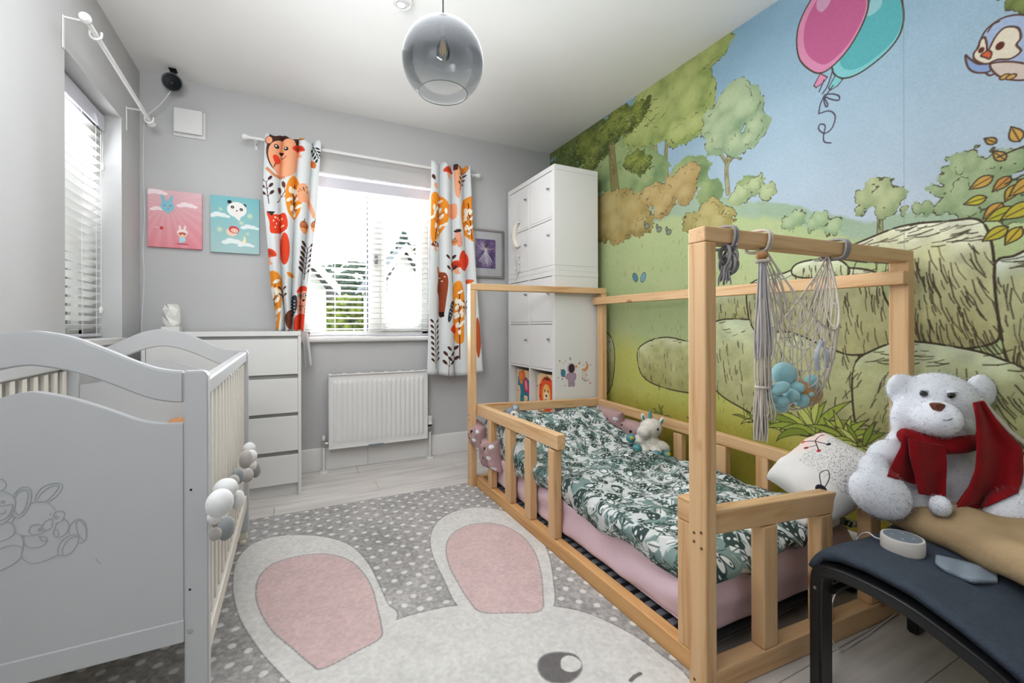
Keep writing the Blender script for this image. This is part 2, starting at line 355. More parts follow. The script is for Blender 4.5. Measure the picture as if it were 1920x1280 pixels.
# ------------------------------------------------------------------ a small painter for the printed things
class Canvas:
    def __init__(s, x0, x1, y0, y1, res, col='#ffffff'):
        s.x0, s.y0, s.res = x0, y0, res; s.w = int(round((x1 - x0) / res)); s.h = int(round((y1 - y0) / res)); s.x1, s.y1 = x1, y1
        s.img = np.ones((s.h, s.w, 3), np.float32) * srgb(col)
    def uv(s, X, Y): return (X - s.x0) / (s.x1 - s.x0), (Y - s.y0) / (s.y1 - s.y0)
    def box(s, x0, x1, y0, y1):
        i0 = max(0, int((x0 - s.x0) / s.res) - 2); i1 = min(s.w, int((x1 - s.x0) / s.res) + 3); j0 = max(0, int((y0 - s.y0) / s.res) - 2); j1 = min(s.h, int((y1 - s.y0) / s.res) + 3)
        if i1 <= i0 or j1 <= j0: return None
        X = s.x0 + (np.arange(i0, i1) + .5) * s.res; Y = s.y0 + (np.arange(j0, j1) + .5) * s.res
        return (slice(j0, j1), slice(i0, i1)), *np.meshgrid(X, Y)
    def put(s, sl, a, col):
        c = srgb(col) if isinstance(col, str) else col
        s.img[sl] = s.img[sl] * (1 - a[..., None]) + c * a[..., None]
    def polymask(s, pts, X, Y):
        P = np.array(pts, float); out = np.zeros(X.shape, np.float32)
        for dx, dy in ((-.25, -.25), (.25, -.25), (-.25, .25), (.25, .25)):
            xx = X + dx * s.res; yy = Y + dy * s.res; ins = np.zeros(X.shape, bool)
            for (xa, ya), (xb, yb) in zip(P, np.roll(P, -1, 0)):
                if ya == yb: continue
                ins ^= ((ya > yy) != (yb > yy)) & (xx < (xb - xa) * (yy - ya) / (yb - ya) + xa)
            out += ins * .25
        return out
    def poly(s, pts, col, a=1.0, line=None, lw=.004, colfn=None):
        P = np.array(pts, float); b = s.box(P[:, 0].min(), P[:, 0].max(), P[:, 1].min(), P[:, 1].max())
        if b is None: return
        sl, X, Y = b; m = s.polymask(P, X, Y) * a
        s.put(sl, m, colfn(X, Y) if colfn else col)
        if line: s.line(list(P) + [P[0]], line, lw)
    def ell(s, cx, cy, rx, ry, col, rot=0, a=1.0, soft=0, line=None, lw=.004, colfn=None):
        R = max(rx, ry) * 1.05 + soft; b = s.box(cx - R, cx + R, cy - R, cy + R)
        if b is None: return
        sl, X, Y = b; c_, s_ = math.cos(rot), math.sin(rot); dx, dy = X - cx, Y - cy; u = (dx * c_ + dy * s_) / rx; v = (-dx * s_ + dy * c_) / ry
        d = (1 - np.sqrt(u * u + v * v)) * min(rx, ry); m = np.clip(d / max(s.res, soft) + .5, 0, 1) * a
        s.put(sl, m.astype(np.float32), colfn(X, Y) if colfn else col)
        if line:
            t = np.linspace(0, 2 * math.pi, 40); s.line([(cx + rx * math.cos(q) * c_ - ry * math.sin(q) * s_, cy + rx * math.cos(q) * s_ + ry * math.sin(q) * c_) for q in t], line, lw)
    def line(s, pts, col, w=.004, a=1.0, taper=False):
        n = len(pts)
        for i in range(n - 1):
            (xa, ya), (xb, yb) = pts[i][:2], pts[i + 1][:2]
            ww = w * (1 - .8 * abs(2 * (i + .5) / (n - 1) - 1)) if taper else w
            b = s.box(min(xa, xb) - ww, max(xa, xb) + ww, min(ya, yb) - ww, max(ya, yb) + ww)
            if b is None: continue
            sl, X, Y = b; dx, dy = xb - xa, yb - ya; L2 = dx * dx + dy * dy + 1e-12
            t = np.clip(((X - xa) * dx + (Y - ya) * dy) / L2, 0, 1); d = np.hypot(X - xa - t * dx, Y - ya - t * dy)
            s.put(sl, (np.clip((ww / 2 - d) / s.res + .5, 0, 1) * a).astype(np.float32), col)
    def noise(s, size, seed=0, octs=3):
        R = np.random.default_rng(seed); out = np.zeros((s.h, s.w), np.float32); amp = 1; tot = 0
        for o in range(octs):
            step = max(2, size / 2 ** o / s.res); gh, gw = int(s.h / step) + 3, int(s.w / step) + 3; g = R.random((gh, gw)).astype(np.float32)
            y = np.arange(s.h) / step; x = np.arange(s.w) / step; yi = y.astype(int); xi = x.astype(int); fy = (y - yi).astype(np.float32); fx = (x - xi).astype(np.float32)
            fy = fy * fy * (3 - 2 * fy); fx = fx * fx * (3 - 2 * fx)
            a_ = g[yi][:, xi] * (1 - fx) + g[yi][:, xi + 1] * fx; b_ = g[yi + 1][:, xi] * (1 - fx) + g[yi + 1][:, xi + 1] * fx
            out += amp * (a_ * (1 - fy[:, None]) + b_ * fy[:, None]); tot += amp; amp *= .55
        return out / tot
# ================================================================== the room
W, H, YN = -3.037, 2.681, -4.25
m_wall = mat('wall_paint', '#b9b9b9', .75, var=.015, scale=3, bump=.05, bscale=260)
m_ceil = mat('ceiling_paint', '#e4e3e1', .85, var=.01, scale=3, bump=.04, bscale=200)
m_trim = mat('trim_paint', '#d9d8d6', .35, var=.01)
m_white = mat('white_laminate', '#dcdbd9', .32, var=.01)
m_upvc = mat('white_upvc', '#e8e7e2', .3, var=.01)
m_dark = mat('dark_gap', '#151515', .8)
WT = .30
BX0, BX1, BZ0, BZ1 = -2.10, -1.135, .975, 2.212      # back window opening
LY0, LY1, LZ0, LZ1 = -1.035, -.336, 1.0, 2.248       # left window opening
def wall_with_hole(name, plane, lo, hi, out, a0, a1, h0, h1):
    bm = bmesh.new()
    def seg(a, b, z0, z1):
        if plane == 'y': add_box(bm, a, b, 0, out, z0, z1)
        else: add_box(bm, out, W, a, b, z0, z1)
    seg(lo, a0, 0, H); seg(a1, hi, 0, H); seg(a0, a1, 0, h0); seg(a0, a1, h1, H)
    return link(name, bm_me(bm), m_wall, kind='structure')
wall_with_hole('wall_back', 'y', W - WT, .2, WT, BX0, BX1, BZ0, BZ1)
wall_with_hole('wall_left', 'x', YN, 0, W - WT, LY0, LY1, LZ0, LZ1)
box('ceiling', W - WT, .2, YN - .2, WT, H, H + .12, m_ceil, bev=0, kind='structure')
box('wall_front', W - WT, .2, YN - .2, YN, 0, H, m_wall, bev=0, kind='structure')

# floor: laminate planks laid along the window wall
m_plank = mat('grey_laminate', '#cbc6c1', .42, var=.17, scale=2.2, stretch=(1, 9, 1), rnd=.05, bump=.03, bscale=90)
fl = box('floor', W - WT, .2, YN - .2, WT, -.14, -.012, mat('floor_gap', '#4a4644', .8), bev=0, kind='structure')
PW, PL = .194, 1.29
for r in range(22):
    y1 = -.02 - r * PW; off = -((r * .47) % 1.0) * PL; x = W + .005 + off
    while x < -.01:
        a, b = max(x, W + .005), min(x + PL, -.008)
        if b - a > .03:
            bm = bmesh.new(); add_box(bm, a + .0008, b - .0008, y1 - PW + .0008, y1 - .0008, -.012, 0); bmesh.ops.recalc_face_normals(bm, faces=bm.faces)
            bmesh.ops.bevel(bm, geom=[e for e in bm.edges if all(v.co.z > -.001 for v in e.verts)], offset=.0018, segments=1, affect='EDGES')
            link('plank', bm_me(bm), m_plank, fl)
        x += PL

# skirting boards
def skirting(name, pts, ax):
    pr = [(0, 0), (.018, 0), (.018, .118), (.015, .126), (.015, .150), (.010, .162), (.004, .168), (0, .168)]
    if ax == 'back': return prism(name, [(-p[0], p[1]) for p in pr], 'x', pts[0], pts[1], m_trim, kind='structure')
    if ax == 'left': return prism(name, [(W + p[0], p[1]) for p in pr], 'y', pts[0], pts[1], m_trim, kind='structure')
    return prism(name, [(-p[0], p[1]) for p in pr], 'y', pts[0], pts[1], m_trim, kind='structure')
bx = at(689, 860, 'y', 0)[0]
skirting('baseboard_back', (W + .02, bx - .0008), 'back'); skirting('baseboard_back', (bx + .0008, -.02), 'back')
skirting('baseboard_left', (YN, -.02), 'left'); skirting('baseboard_right', (YN, -.02), 'right')

# ---- back window
wn = thing('window_1', 'white framed casement window in the far wall with a slim central mullion', None, (-1.62, .17, BZ0), kind='structure')
FY0, FY1 = .15, .215
mx0 = at(690, 480, 'y', .16)[0]; mx1 = at(713, 480, 'y', .16)[0]
def bar(a, b, c, d, y0=FY0, y1=FY1, n='window_frame', m=m_upvc, par=wn): return box(n, a, b, y0, y1, c, d, m, par, .004, 2)
fr = .05
bar(BX0, BX0 + fr, BZ0, BZ1); bar(BX1 - fr, BX1, BZ0, BZ1); bar(BX0, BX1, BZ1 - fr, BZ1); bar(BX0, BX1, BZ0, BZ0 + fr)
bar(mx0, mx1, BZ0 + fr, BZ1 - fr, n='mullion')
for a, b, c, d in ((mx1 + .001, mx1 + .042, BZ0 + fr, BZ1 - fr), (BX1 - fr - .04, BX1 - fr, BZ0 + fr, BZ1 - fr), (mx1 + .03, BX1 - fr - .03, BZ1 - fr - .042, BZ1 - fr), (mx1 + .03, BX1 - fr - .03, BZ0 + fr, BZ0 + fr + .042)):
    bar(a, b, c, d, .135, .19, 'sash_frame')
bar(mx0 - .011, mx0 - .001, BZ0 + fr, BZ1 - fr, .155, .18, 'gasket', mat('gasket_rubber', '#3a4048', .7))
m_glass = glassy('window_glass', (.97, .985, .98))
for a, b in ((BX0 + fr, mx0 - .002), (mx1 + .03, BX1 - fr - .03)): box('pane', a, b, .178, .182, BZ0 + fr, BZ1 - fr, m_glass, wn, 0)
hp = at(705, 488, 'y', .125)
hd = box('handle', hp[0] - .014, hp[0] + .014, .112, .136, hp[2] - .05, hp[2] + .05, mat('handle_metal', '#8f8f8d', .35, .6), wn, .004, 2)
box('handle_lever', hp[0] - .010, hp[0] + .012, .085, .112, hp[2] - .015, hp[2] + .012, MATS['handle_metal'], hd, .003)
prism('window_sill', [(-.040, .948), (-.048, .957), (-.048, .975), (-.040, .986), (.15, .986), (.15, .948)], 'x', BX0 - .03, BX1 + .03, m_trim, wn)
# ---- left window
wl = thing('window_2', 'white framed window set in the left wall', None, (W - .2, -.68, LZ0), kind='structure')
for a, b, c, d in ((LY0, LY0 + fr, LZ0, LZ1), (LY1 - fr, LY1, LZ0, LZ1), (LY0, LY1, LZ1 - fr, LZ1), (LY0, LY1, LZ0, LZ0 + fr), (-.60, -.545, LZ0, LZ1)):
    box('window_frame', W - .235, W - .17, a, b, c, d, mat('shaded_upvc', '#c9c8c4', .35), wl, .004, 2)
box('pane', W - .204, W - .2, LY0 + fr, LY1 - fr, LZ0 + fr, LZ1 - fr, m_glass, wl, 0)
box('window_sill', W - .2, W + .02, LY0, LY1, LZ0 - .03, LZ0 + .004, m_trim, wl, .005, 2)

# ---- venetian blinds
m_slat = mat('blind_slat', '#efeeec', .4, var=.01)
_nt = m_slat.node_tree; _tl = N(_nt, 'ShaderNodeBsdfTranslucent'); _tl.inputs[0].default_value = (.85, .86, .88, 1); _mx = N(_nt, 'ShaderNodeMixShader'); _mx.inputs[0].default_value = .08
_nt.links.new(_nt.nodes['Principled BSDF'].outputs[0], _mx.inputs[1]); _nt.links.new(_tl.outputs[0], _mx.inputs[2]); _nt.links.new(_mx.outputs[0], _nt.nodes['Material Output'].inputs[0])
m_cord = mat('blind_cord', '#e4e2dc', .7, var=.02)
def blind(name, label, ax, a0, a1, mid, z0, z1, pitch, tilt, cords, val, dropc, tail):
    """ax: the wall's axis the slats run along is x or y; mid: centre depth"""
    t = thing(name, label, 'blind', ((a0 + a1) / 2, mid, z1) if ax == 'x' else (mid, (a0 + a1) / 2, z1), 'venetian blinds in the two windows')
    hw = .025
    def B(nm, a, b, d0, d1, c, d, bev=.002, m=mat('blind_valance', '#c4c4cc', .45, var=.01)):
        return box(nm, a, b, mid + d0, mid + d1, c, d, m, t, bev) if ax == 'x' else box(nm, mid + d0, mid + d1, a, b, c, d, m, t, bev)
    sg = -1 if ax == 'x' else 1
    B('headrail', a0, a1, -.022, .022, z1 - .045, z1 - .002)
    if sg < 0: B('valance', a0 - .004, a1 + .004, -.036, -.026, z1 - val, z1 - .001)
    else: B('valance', a0 - .004, a1 + .004, .026, .036, z1 - val, z1 - .001)
    n = int((z1 - val * .7 - z0 - .03) / pitch); zz = [z0 + .03 + pitch * (i + .6) for i in range(n)]
    bm = bmesh.new(); c_, s_ = math.cos(tilt), math.sin(tilt)
    K = 5; P = []
    for k in range(K):
        q = -1 + 2 * k / (K - 1); d = q * hw; h = .0035 * (1 - q * q)
        P.append((d * c_ - h * s_, d * s_ + h * c_))
    prof = P + [(x, z - .0026) for x, z in P[::-1]]
    vs, fs = [], []
    m_ = len(prof)
    for a in (a0 + .004, a1 - .004):
        for d, z in prof: vs.append((a, mid + d, z) if ax == 'x' else (mid + d, a, z))
    for k in range(m_): fs.append((k, (k + 1) % m_, m_ + (k + 1) % m_, m_ + k))
    for k in range(K - 1): fs.append((k, k + 1, m_ - 2 - k, m_ - 1 - k)); fs.append((m_ + k, m_ + m_ - 1 - k, m_ + m_ - 2 - k, m_ + k + 1))
    me = raw(vs, fs); me.materials.append(m_slat); me.transform(Matrix.Translation(-t.location)); me.polygons.foreach_set('use_smooth', [True] * len(me.polygons)); me.set_sharp_from_angle(angle=.6)
    for z in zz:
        o = bpy.data.objects.new('slat', me); COL.objects.link(o); o.parent = t; o.location = (0, 0, z)
    B('bottom_rail', a0 + .003, a1 - .003, -.024, .024, z0 + .002, z0 + .016)
    for c in cords:
        for dd in (-.026, .026):
            p = lambda z: (c, mid + dd, z) if ax == 'x' else (mid + dd, c, z)
            tube('ladder_cord', [p(z0 + .01), p(z1 - .03)], .0011, m_cord, t, 5)
    for c, zb in dropc:
        d = -.034 if ax == 'x' else .034
        p = lambda z, e=0: (c + e, mid + d, z) if ax == 'x' else (mid + d, c + e, z)
        tube('pull_cord', [p(z1 - .04), p((z1 + zb) / 2, .003), p(zb + .03)], .0011, m_cord, t, 5)
        q = p(zb); lathe('cord_tassel', [(.003, .035), (.008, .028), (.009, .004), (.006, 0)], q, m_white, t, 12)
    return t
blind('venetian_blind', 'wide white slatted blind, open, in the far window between the animal curtains', 'x', BX0 + .012, BX1 - .012, .075, .988, 2.195, .0425, math.radians(-7),
      [at(628, 500, 'y', .075)[0], at(748, 500, 'y', .075)[0]], .085, [], 0)
blind('venetian_blind', 'narrow white slatted blind, half tilted, in the left window recess under the bare curtain pole', 'y', LY0 + .012, LY1 - .014, W - .105, LZ0 + .012, 2.235, .0425, math.radians(24),
      [-.93, -.62, -.44], .085, [(-.375, 1.93), (-.40, 1.14)], 0)

# ================================================================== outdoors, seen through the blinds
m_render = mat('house_render', '#dfdcd6', .9, var=.02); m_slate = mat('roof_slate', '#7d828a', .7, var=.15, scale=3)
m_leaf = mat('distant_leaves', '#3f5440', .9, var=.35, scale=4); m_hedge = mat('hedge_leaves', '#7d8a3c', .9, var=.35, scale=6); m_ever = mat('evergreen', '#3c4f49', .9, var=.3, scale=3)
GZ = -2.75
box('ground', -60, 60, WT + .4, 90, GZ - .2, GZ, mat('grass_ground', '#6d7a4c', .95, var=.2, scale=.8), bev=0, kind='structure')
def gable_house(nm, label, apex, el, er, ydep, over=.25):
    t = thing(nm, label, 'house', ((el[0] + er[0]) / 2, apex[1], GZ))
    ax, ay, az = apex; ez = min(el[2], er[2])
    prism('gable_wall', [(el[0] + over, GZ), (er[0] - over, GZ), (er[0] - over, er[2] + .05), (ax, az - .12), (el[0] + over, el[2] + .05)], 'y', ay, ay + ydep, m_render, t)
    for s, e in ((-1, el), (1, er)):
        n = 9
        for i in range(n):
            f0, f1 = i / n, (i + 1) / n + .02
            p0 = np.array([ax + (e[0] - ax) * f0, 0, az + (e[2] - az) * f0 + .05]); p1 = np.array([ax + (e[0] - ax) * f1, 0, az + (e[2] - az) * f1 + .09])
            y0, y1 = ay - .25, ay + ydep
            hexa('roof_course', [(p0[0], y0, p0[2] - .1), (p1[0], y0, p1[2] - .1), (p1[0], y1, p1[2] - .1), (p0[0], y1, p0[2] - .1), (p0[0], y0, p0[2]), (p1[0], y0, p1[2]), (p1[0], y1, p1[2]), (p0[0], y1, p0[2])], m_slate, t, 0)
        hexa('barge_board', [(ax, ay - .30, az - .16), (e[0], ay - .30, e[2] - .1), (e[0], ay - .25, e[2] - .1), (ax, ay - .25, az - .16), (ax, ay - .30, az + .04), (e[0], ay - .30, e[2] + .1), (e[0], ay - .25, e[2] + .1), (ax, ay - .25, az + .04)], m_render, t, 0)
    return t
Y1 = 7.5
ap = at(757, 462, 'y', Y1); e1 = at(706, 530, 'y', Y1); e2 = ap * 2 - e1; e2[2] = e1[2]
h1 = gable_house('house', 'white rendered gable house with slate roof seen through the right pane', ap, e1, e2, 4)
gw = at(797, 575, 'y', Y1 - .03)
for k in range(5):
    box('window', gw[0] - .12, gw[0] + .06, Y1 - .05, Y1 + .02, gw[2] + .55 - k * .33, gw[2] + .78 - k * .33, mat('far_glass', '#4d5a68', .2), h1, 0)
# long roof behind, running right
q0 = at(765, 478, 'y', Y1 + 3.4); q1 = at(860, 505, 'y', Y1 + 3.4)
Y2 = 6.2
a2 = at(560, 462, 'y', Y2); r2 = at(636, 548, 'y', Y2); l2 = a2 * 2 - r2; l2[2] = r2[2]
gable_house('house', 'white house with dark slate roof seen through the left pane', a2, l2, r2, 3.0)
def tree(nm, label, c, r, h, m, blobs, seed, conifer=False):
    R = random.Random(seed); t = thing(nm, label, 'tree', (c[0], c[1], GZ), 'trees beyond the houses')
    tube('trunk', [(c[0], c[1], GZ), (c[0] + .1, c[1], c[2] - h * .2)], [.16, .08], mat('bark', '#5c4d40', .9), t, 8)
    bm = bmesh.new()
    for i in range(blobs):
        if conifer:
            f = R.random(); rr = r * (1.05 - f) * (.5 + .6 * R.random()); a = R.random() * 6.28
            p = (c[0] + math.cos(a) * rr, c[1] + math.sin(a) * rr, c[2] - h / 2 + h * f); s = .10 + .16 * (1 - f)
        else:
            a, b = R.random() * 6.28, math.acos(2 * R.random() - 1); q = .55 + .45 * R.random()
            p = (c[0] + r * q * math.cos(a) * math.sin(b), c[1] + r * q * math.sin(a) * math.sin(b), c[2] + h / 2 * q * math.cos(b)); s = .10 + .16 * R.random()
        bmesh.ops.create_icosphere(bm, subdivisions=1, radius=s, matrix=Matrix.Translation(p) @ Matrix.Diagonal((1, 1, .6, 1)))
    for v in bm.verts: v.co += Vector((R.uniform(-1, 1), R.uniform(-1, 1), R.uniform(-1, 1))) * .05
    link('foliage', bm_me(bm), m, t)
    return t
for i, (u, v, yy, r, h, cf, lb) in enumerate([(650, 560, 17, 1.7, 3.4, 0, 'dark round tree above the hedge in the left pane'), (674, 570, 22, 1.6, 3.4, 0, 'dark round tree beside the window mullion'), (628, 555, 27, 1.6, 3.6, 0, 'dark tree against the roof of the left house'),
        (714, 512, 14.5, .62, 1.7, 1, 'bluish conifer left of the white gable'), (757, 478, 20, .8, 2.4, 1, 'conifer tip rising behind the gable peak'), (737, 500, 23.5, .9, 2.0, 1, 'conifer between the left conifer and the gable peak'), (800, 470, 25, .9, 1.2, 0, 'round tree over the slate roof at the right edge of the window')]):
    p = at(u, v, 'y', yy); tree('tree', lb, (p[0], p[1], p[2]), r, h, m_ever if cf else m_leaf, 220, i, cf)
hc = [at(617, 562, 'y', 12), at(684, 626, 'y', 12)]
hg = thing('hedge', 'yellow green hedge low in the left pane', 'hedge', ((hc[0][0] + hc[1][0]) / 2, 12, GZ))
bm = bmesh.new(); R = random.Random(5)
for i in range(900):
    p = (R.uniform(hc[0][0] - .3, hc[1][0] + .3), 12 + R.uniform(-.3, .3), R.uniform(GZ + .2, hc[0][2] + .1)); bmesh.ops.create_icosphere(bm, subdivisions=1, radius=R.uniform(.07, .15), matrix=Matrix.Translation(p))
link('foliage', bm_me(bm), m_hedge, hg, kind='stuff')
fw = box('boundary_wall', -6.2, -6.0, -6, 5, GZ, 7.5, mat('grey_block', '#777169', .9, var=.1), bev=0); tagit(fw, 'grey rendered wall outside the left window', 'wall')
# ================================================================== the printed woodland mural on the right wall (s runs from the far corner towards the camera)
MW = 3.6
cv = Canvas(0, MW, 0, H, .0024, '#a9c3d0')
def M(u, v): p = at(u, v, 'x', 0); return (-p[1], p[2])
def ML(L_): return [M(*p) for p in L_]
XX, YY = np.meshgrid(cv.x0 + (np.arange(cv.w) + .5) * cv.res, cv.y0 + (np.arange(cv.h) + .5) * cv.res)
nA, nB, nC = cv.noise(.5, 1, 4), cv.noise(.12, 2, 3), cv.noise(.03, 3, 2)
def mix(a, b, t): return a * (1 - t[..., None]) + b * t[..., None]
sky_hi, sky_lo = srgb('#93b7cb'), srgb('#c3cfdb')
g = np.clip((YY - 1.45) / 1.1, 0, 1)
cv.img[:] = mix(sky_lo, sky_hi, g); cv.img += ((nA - .5) * .10)[..., None]
INK = '#4a4030'
def region(fn, col, soft=.02):
    """fn(X) -> top edge height; paints below it"""
    e = fn(XX); a = np.clip((e + (nB - .5) * .05 - YY) / soft, 0, 1).astype(np.float32)
    cv.img[:] = mix(cv.img, col, a)
def itp(pts):
    P = sorted(M(*p) for p in pts); xs = [p[0] for p in P]; ys = [p[1] for p in P]; return lambda X: np.interp(X, xs, ys).astype(np.float32)
# far hazy hills and the meadow
hill = mix(srgb('#b3c6ae'), srgb('#9fb89a'), nB); region(itp([(1030, 330), (1200, 350), (1300, 360), (1400, 372), (1500, 385), (1560, 405), (1620, 415), (1700, 390), (1760, 375), (1850, 350), (1920, 330)]), hill, .015)
mead = mix(srgb('#cdd99e'), srgb('#b8ca92'), nA); mead = mix(mead, srgb('#d2d4a2'), np.clip(nB * 1.6 - .7, 0, 1) * .6)
region(itp([(1030, 420), (1180, 440), (1260, 400), (1400, 400), (1500, 412), (1600, 440), (1700, 430), (1800, 420), (1920, 380)]), mead, .03)
lowm = mix(srgb('#e0dc7c'), srgb('#ccd070'), nA); region(itp([(1030, 600), (1130, 610), (1300, 640), (1500, 660), (1920, 700)]), lowm, .18)
gold = mix(srgb('#cdb545'), srgb('#a9a63f'), nB); region(itp([(1030, 705), (1200, 730), (1350, 760), (1500, 800), (1920, 960)]), gold, .16)
def foliage(blobs, base, dark, light, seed, edge=.016, ink=True, hole=0):
    """blobs: (u, v, r px) on the photo; watercolour crown with a broken pen outline"""
    P = [(*M(u, v), M(u, v)[0] - M(u - r, v)[0], M(u, v - r)[1] - M(u, v)[1]) for u, v, r in blobs]
    x0 = min(p[0] - abs(p[2]) for p in P) - .1; x1 = max(p[0] + abs(p[2]) for p in P) + .1; y0 = min(p[1] - p[3] for p in P) - .1; y1 = max(p[1] + p[3] for p in P) + .1
    b = cv.box(x0, x1, y0, y1)
    if b is None: return
    sl, X, Y = b; d = np.full(X.shape, -9., np.float32); lt = np.zeros(X.shape, np.float32)
    for cx, cy, rx, ry in P:
        q = np.sqrt(((X - cx) / rx) ** 2 + ((Y - cy) / ry) ** 2); dd = (1 - q) * min(rx, ry); d = np.maximum(d, dd)
        lt = np.maximum(lt, np.clip(1 - np.hypot((X - cx + rx * .25) / rx, (Y - cy - ry * .3) / ry), 0, 1))
    n1, n2, n3 = cv.noise(.05, seed, 3)[sl], cv.noise(.018, seed + 50, 2)[sl], cv.noise(.09, seed + 9, 3)[sl]
    f = d + (n1 - .5) * edge * 3.2 + (n2 - .5) * edge * 1.4
    a = np.clip(f / .006, 0, 1)
    if hole: a = a * (1 - np.clip((n3 - (1 - hole)) * 14, 0, 1))
    sh = np.clip(n3 * 1.8 - .45 - lt * .5, 0, 1); col = mix(srgb(base), srgb(dark), sh); col = mix(col, srgb(light), np.clip(lt * 1.1 + (n1 - .5), 0, 1) * .75)
    cv.img[sl] = cv.img[sl] * (1 - a[..., None]) + col * a[..., None]
    if ink:
        k = (np.abs(f - .004) < .0021) & (cv.noise(.02, seed + 77, 1)[sl] > .42)
        k2 = (np.abs(f - .035) < .0016) & (cv.noise(.03, seed + 78, 1)[sl] > .62)
        cv.img[sl] = np.where((k | k2)[..., None], srgb(INK) * .75 + cv.img[sl] * .25, cv.img[sl])
def trunk(pts, wpx, col, dark, seed=0):
    P = smoothline([M(*p) for p in pts], 8); n = len(P)
    for i in range(n - 1):
        ww = abs(M(pts[0][0] + wpx, pts[0][1])[0] - M(*pts[0])[0]) * (1 - .45 * i / n); cv.line([P[i], P[i + 1]], dark, ww + .006)
    for i in range(n - 1):
        ww = abs(M(pts[0][0] + wpx, pts[0][1])[0] - M(*pts[0])[0]) * (1 - .45 * i / n); cv.line([P[i], P[i + 1]], col, ww)
    R = random.Random(seed)
    for k in range(12):
        i = R.randrange(n - 3); o = R.uniform(-.3, .3) * abs(M(pts[0][0] + wpx, pts[0][1])[0] - M(*pts[0])[0])
        cv.line([(P[j][0] + o, P[j][1]) for j in range(i, min(n, i + 3))], dark, .003)
# left: tall soft trees, then the dark pine, then russet bushes
trunk([(1232, 365), (1230, 300), (1226, 240)], 9, '#a39a6e', '#6f6a48'); trunk([(1252, 350), (1248, 300), (1252, 240)], 8, '#a39a6e', '#6f6a48', 2)
foliage([(1100, 300, 60), (1160, 300, 55), (1190, 330, 45), (1290, 330, 38), (1210, 330, 40), (1330, 360, 26), (1400, 350, 20)], '#94a872', '#6f8a5c', '#b0bf86', 3, ink=False)
foliage([(1040, 300, 55), (1085, 270, 45), (1120, 265, 40)], '#5f7040', '#3c4b2b', '#8b9a58', 5, hole=.32)
foliage([(1240, 215, 52), (1205, 240, 36), (1285, 170, 44), (1300, 135, 34), (1330, 90, 40), (1268, 130, 40), (1310, 230, 30), (1225, 180, 40), (1275, 250, 26), (1300, 190, 40)], '#a3b067', '#7f9350', '#c6cd86', 7)
trunk([(1365, 362), (1362, 320), (1366, 290), (1372, 262)], 7, '#b0ab84', '#77704c', 5); trunk([(1364, 310), (1350, 285), (1344, 262)], 4, '#b0ab84', '#77704c', 6); trunk([(1366, 305), (1384, 282), (1390, 262)], 4, '#b0ab84', '#77704c', 7)
foliage([(1375, 195, 40), (1345, 225, 32), (1400, 205, 32), (1415, 240, 26), (1348, 265, 26), (1385, 270, 26), (1330, 240, 18), (1362, 240, 36), (1405, 262, 20)], '#a4b891', '#86a07a', '#c3d0a6', 9)
trunk([(1155, 375), (1150, 320), (1146, 265), (1148, 215)], 15, '#8d8455', '#4c462c', 8)
foliage([(1140, 250, 26), (1180, 225, 26), (1200, 205, 20), (1120, 285, 22), (1190, 300, 20), (1205, 310, 18), (1110, 305, 18), (1160, 225, 26), (1100, 270, 24)], '#6d7c3a', '#434f27', '#a6ad55', 11, hole=.3)
R = random.Random(3)
for k in range(420):     # pine needles
    u, v = R.choice([(1140, 250), (1185, 222), (1205, 205), (1195, 302), (1080, 280), (1110, 300), (1060, 290), (1165, 230)]); u += R.gauss(0, 18); v += R.gauss(0, 13); a = R.uniform(-.6, 1.0)
    x, y = M(u, v); cv.line([(x, y), (x + .035 * math.cos(a), y - .035 * math.sin(a))], R.choice(['#8f9a45', '#3a4524', '#5d6b30', '#b4b860']), .0035)
foliage([(1150, 390, 34), (1185, 395, 32), (1125, 400, 36), (1205, 420, 22), (1160, 425, 32), (1130, 430, 26)], '#b9a264', '#94814a', '#cdbd84', 13, edge=.02)
foliage([(1225, 365, 24), (1250, 375, 22), (1270, 350, 28), (1290, 330, 24), (1240, 395, 16), (1285, 365, 20)], '#c0a468', '#a28a55', '#d2bd86', 15)
foliage([(1330, 400, 28), (1300, 415, 20), (1352, 420, 24), (1320, 425, 26), (1365, 400, 14)], '#bba968', '#98924f', '#d0c489', 17)
foliage([(1395, 360, 18), (1420, 345, 20), (1440, 360, 18), (1380, 372, 14)], '#b2bf8e', '#93a877', '#c9d3a4', 19)
foliage([(1500, 405, 16), (1540, 410, 18), (1565, 425, 16), (1525, 420, 14), (1480, 418, 14)], '#adc295', '#93ad80', '#c3d3a8', 21)
trunk([(1650, 440), (1650, 410), (1648, 392)], 9, '#a9ab83', '#5e5a3c', 9)
foliage([(1650, 360, 30), (1625, 375, 24), (1680, 370, 26), (1612, 392, 16), (1665, 385, 28), (1692, 390, 14), (1640, 345, 18)], '#adb888', '#8ea073', '#c9cf9f', 23)
foliage([(1760, 360, 22), (1775, 335, 24), (1800, 315, 26), (1830, 305, 24), (1860, 310, 28), (1900, 300, 34), (1740, 385, 18), (1720, 392, 14), (1800, 360, 40), (1850, 360, 44), (1900, 370, 50), (1770, 385, 24), (1820, 400, 30)], '#95a87c', '#7a9468', '#b4c296', 25)
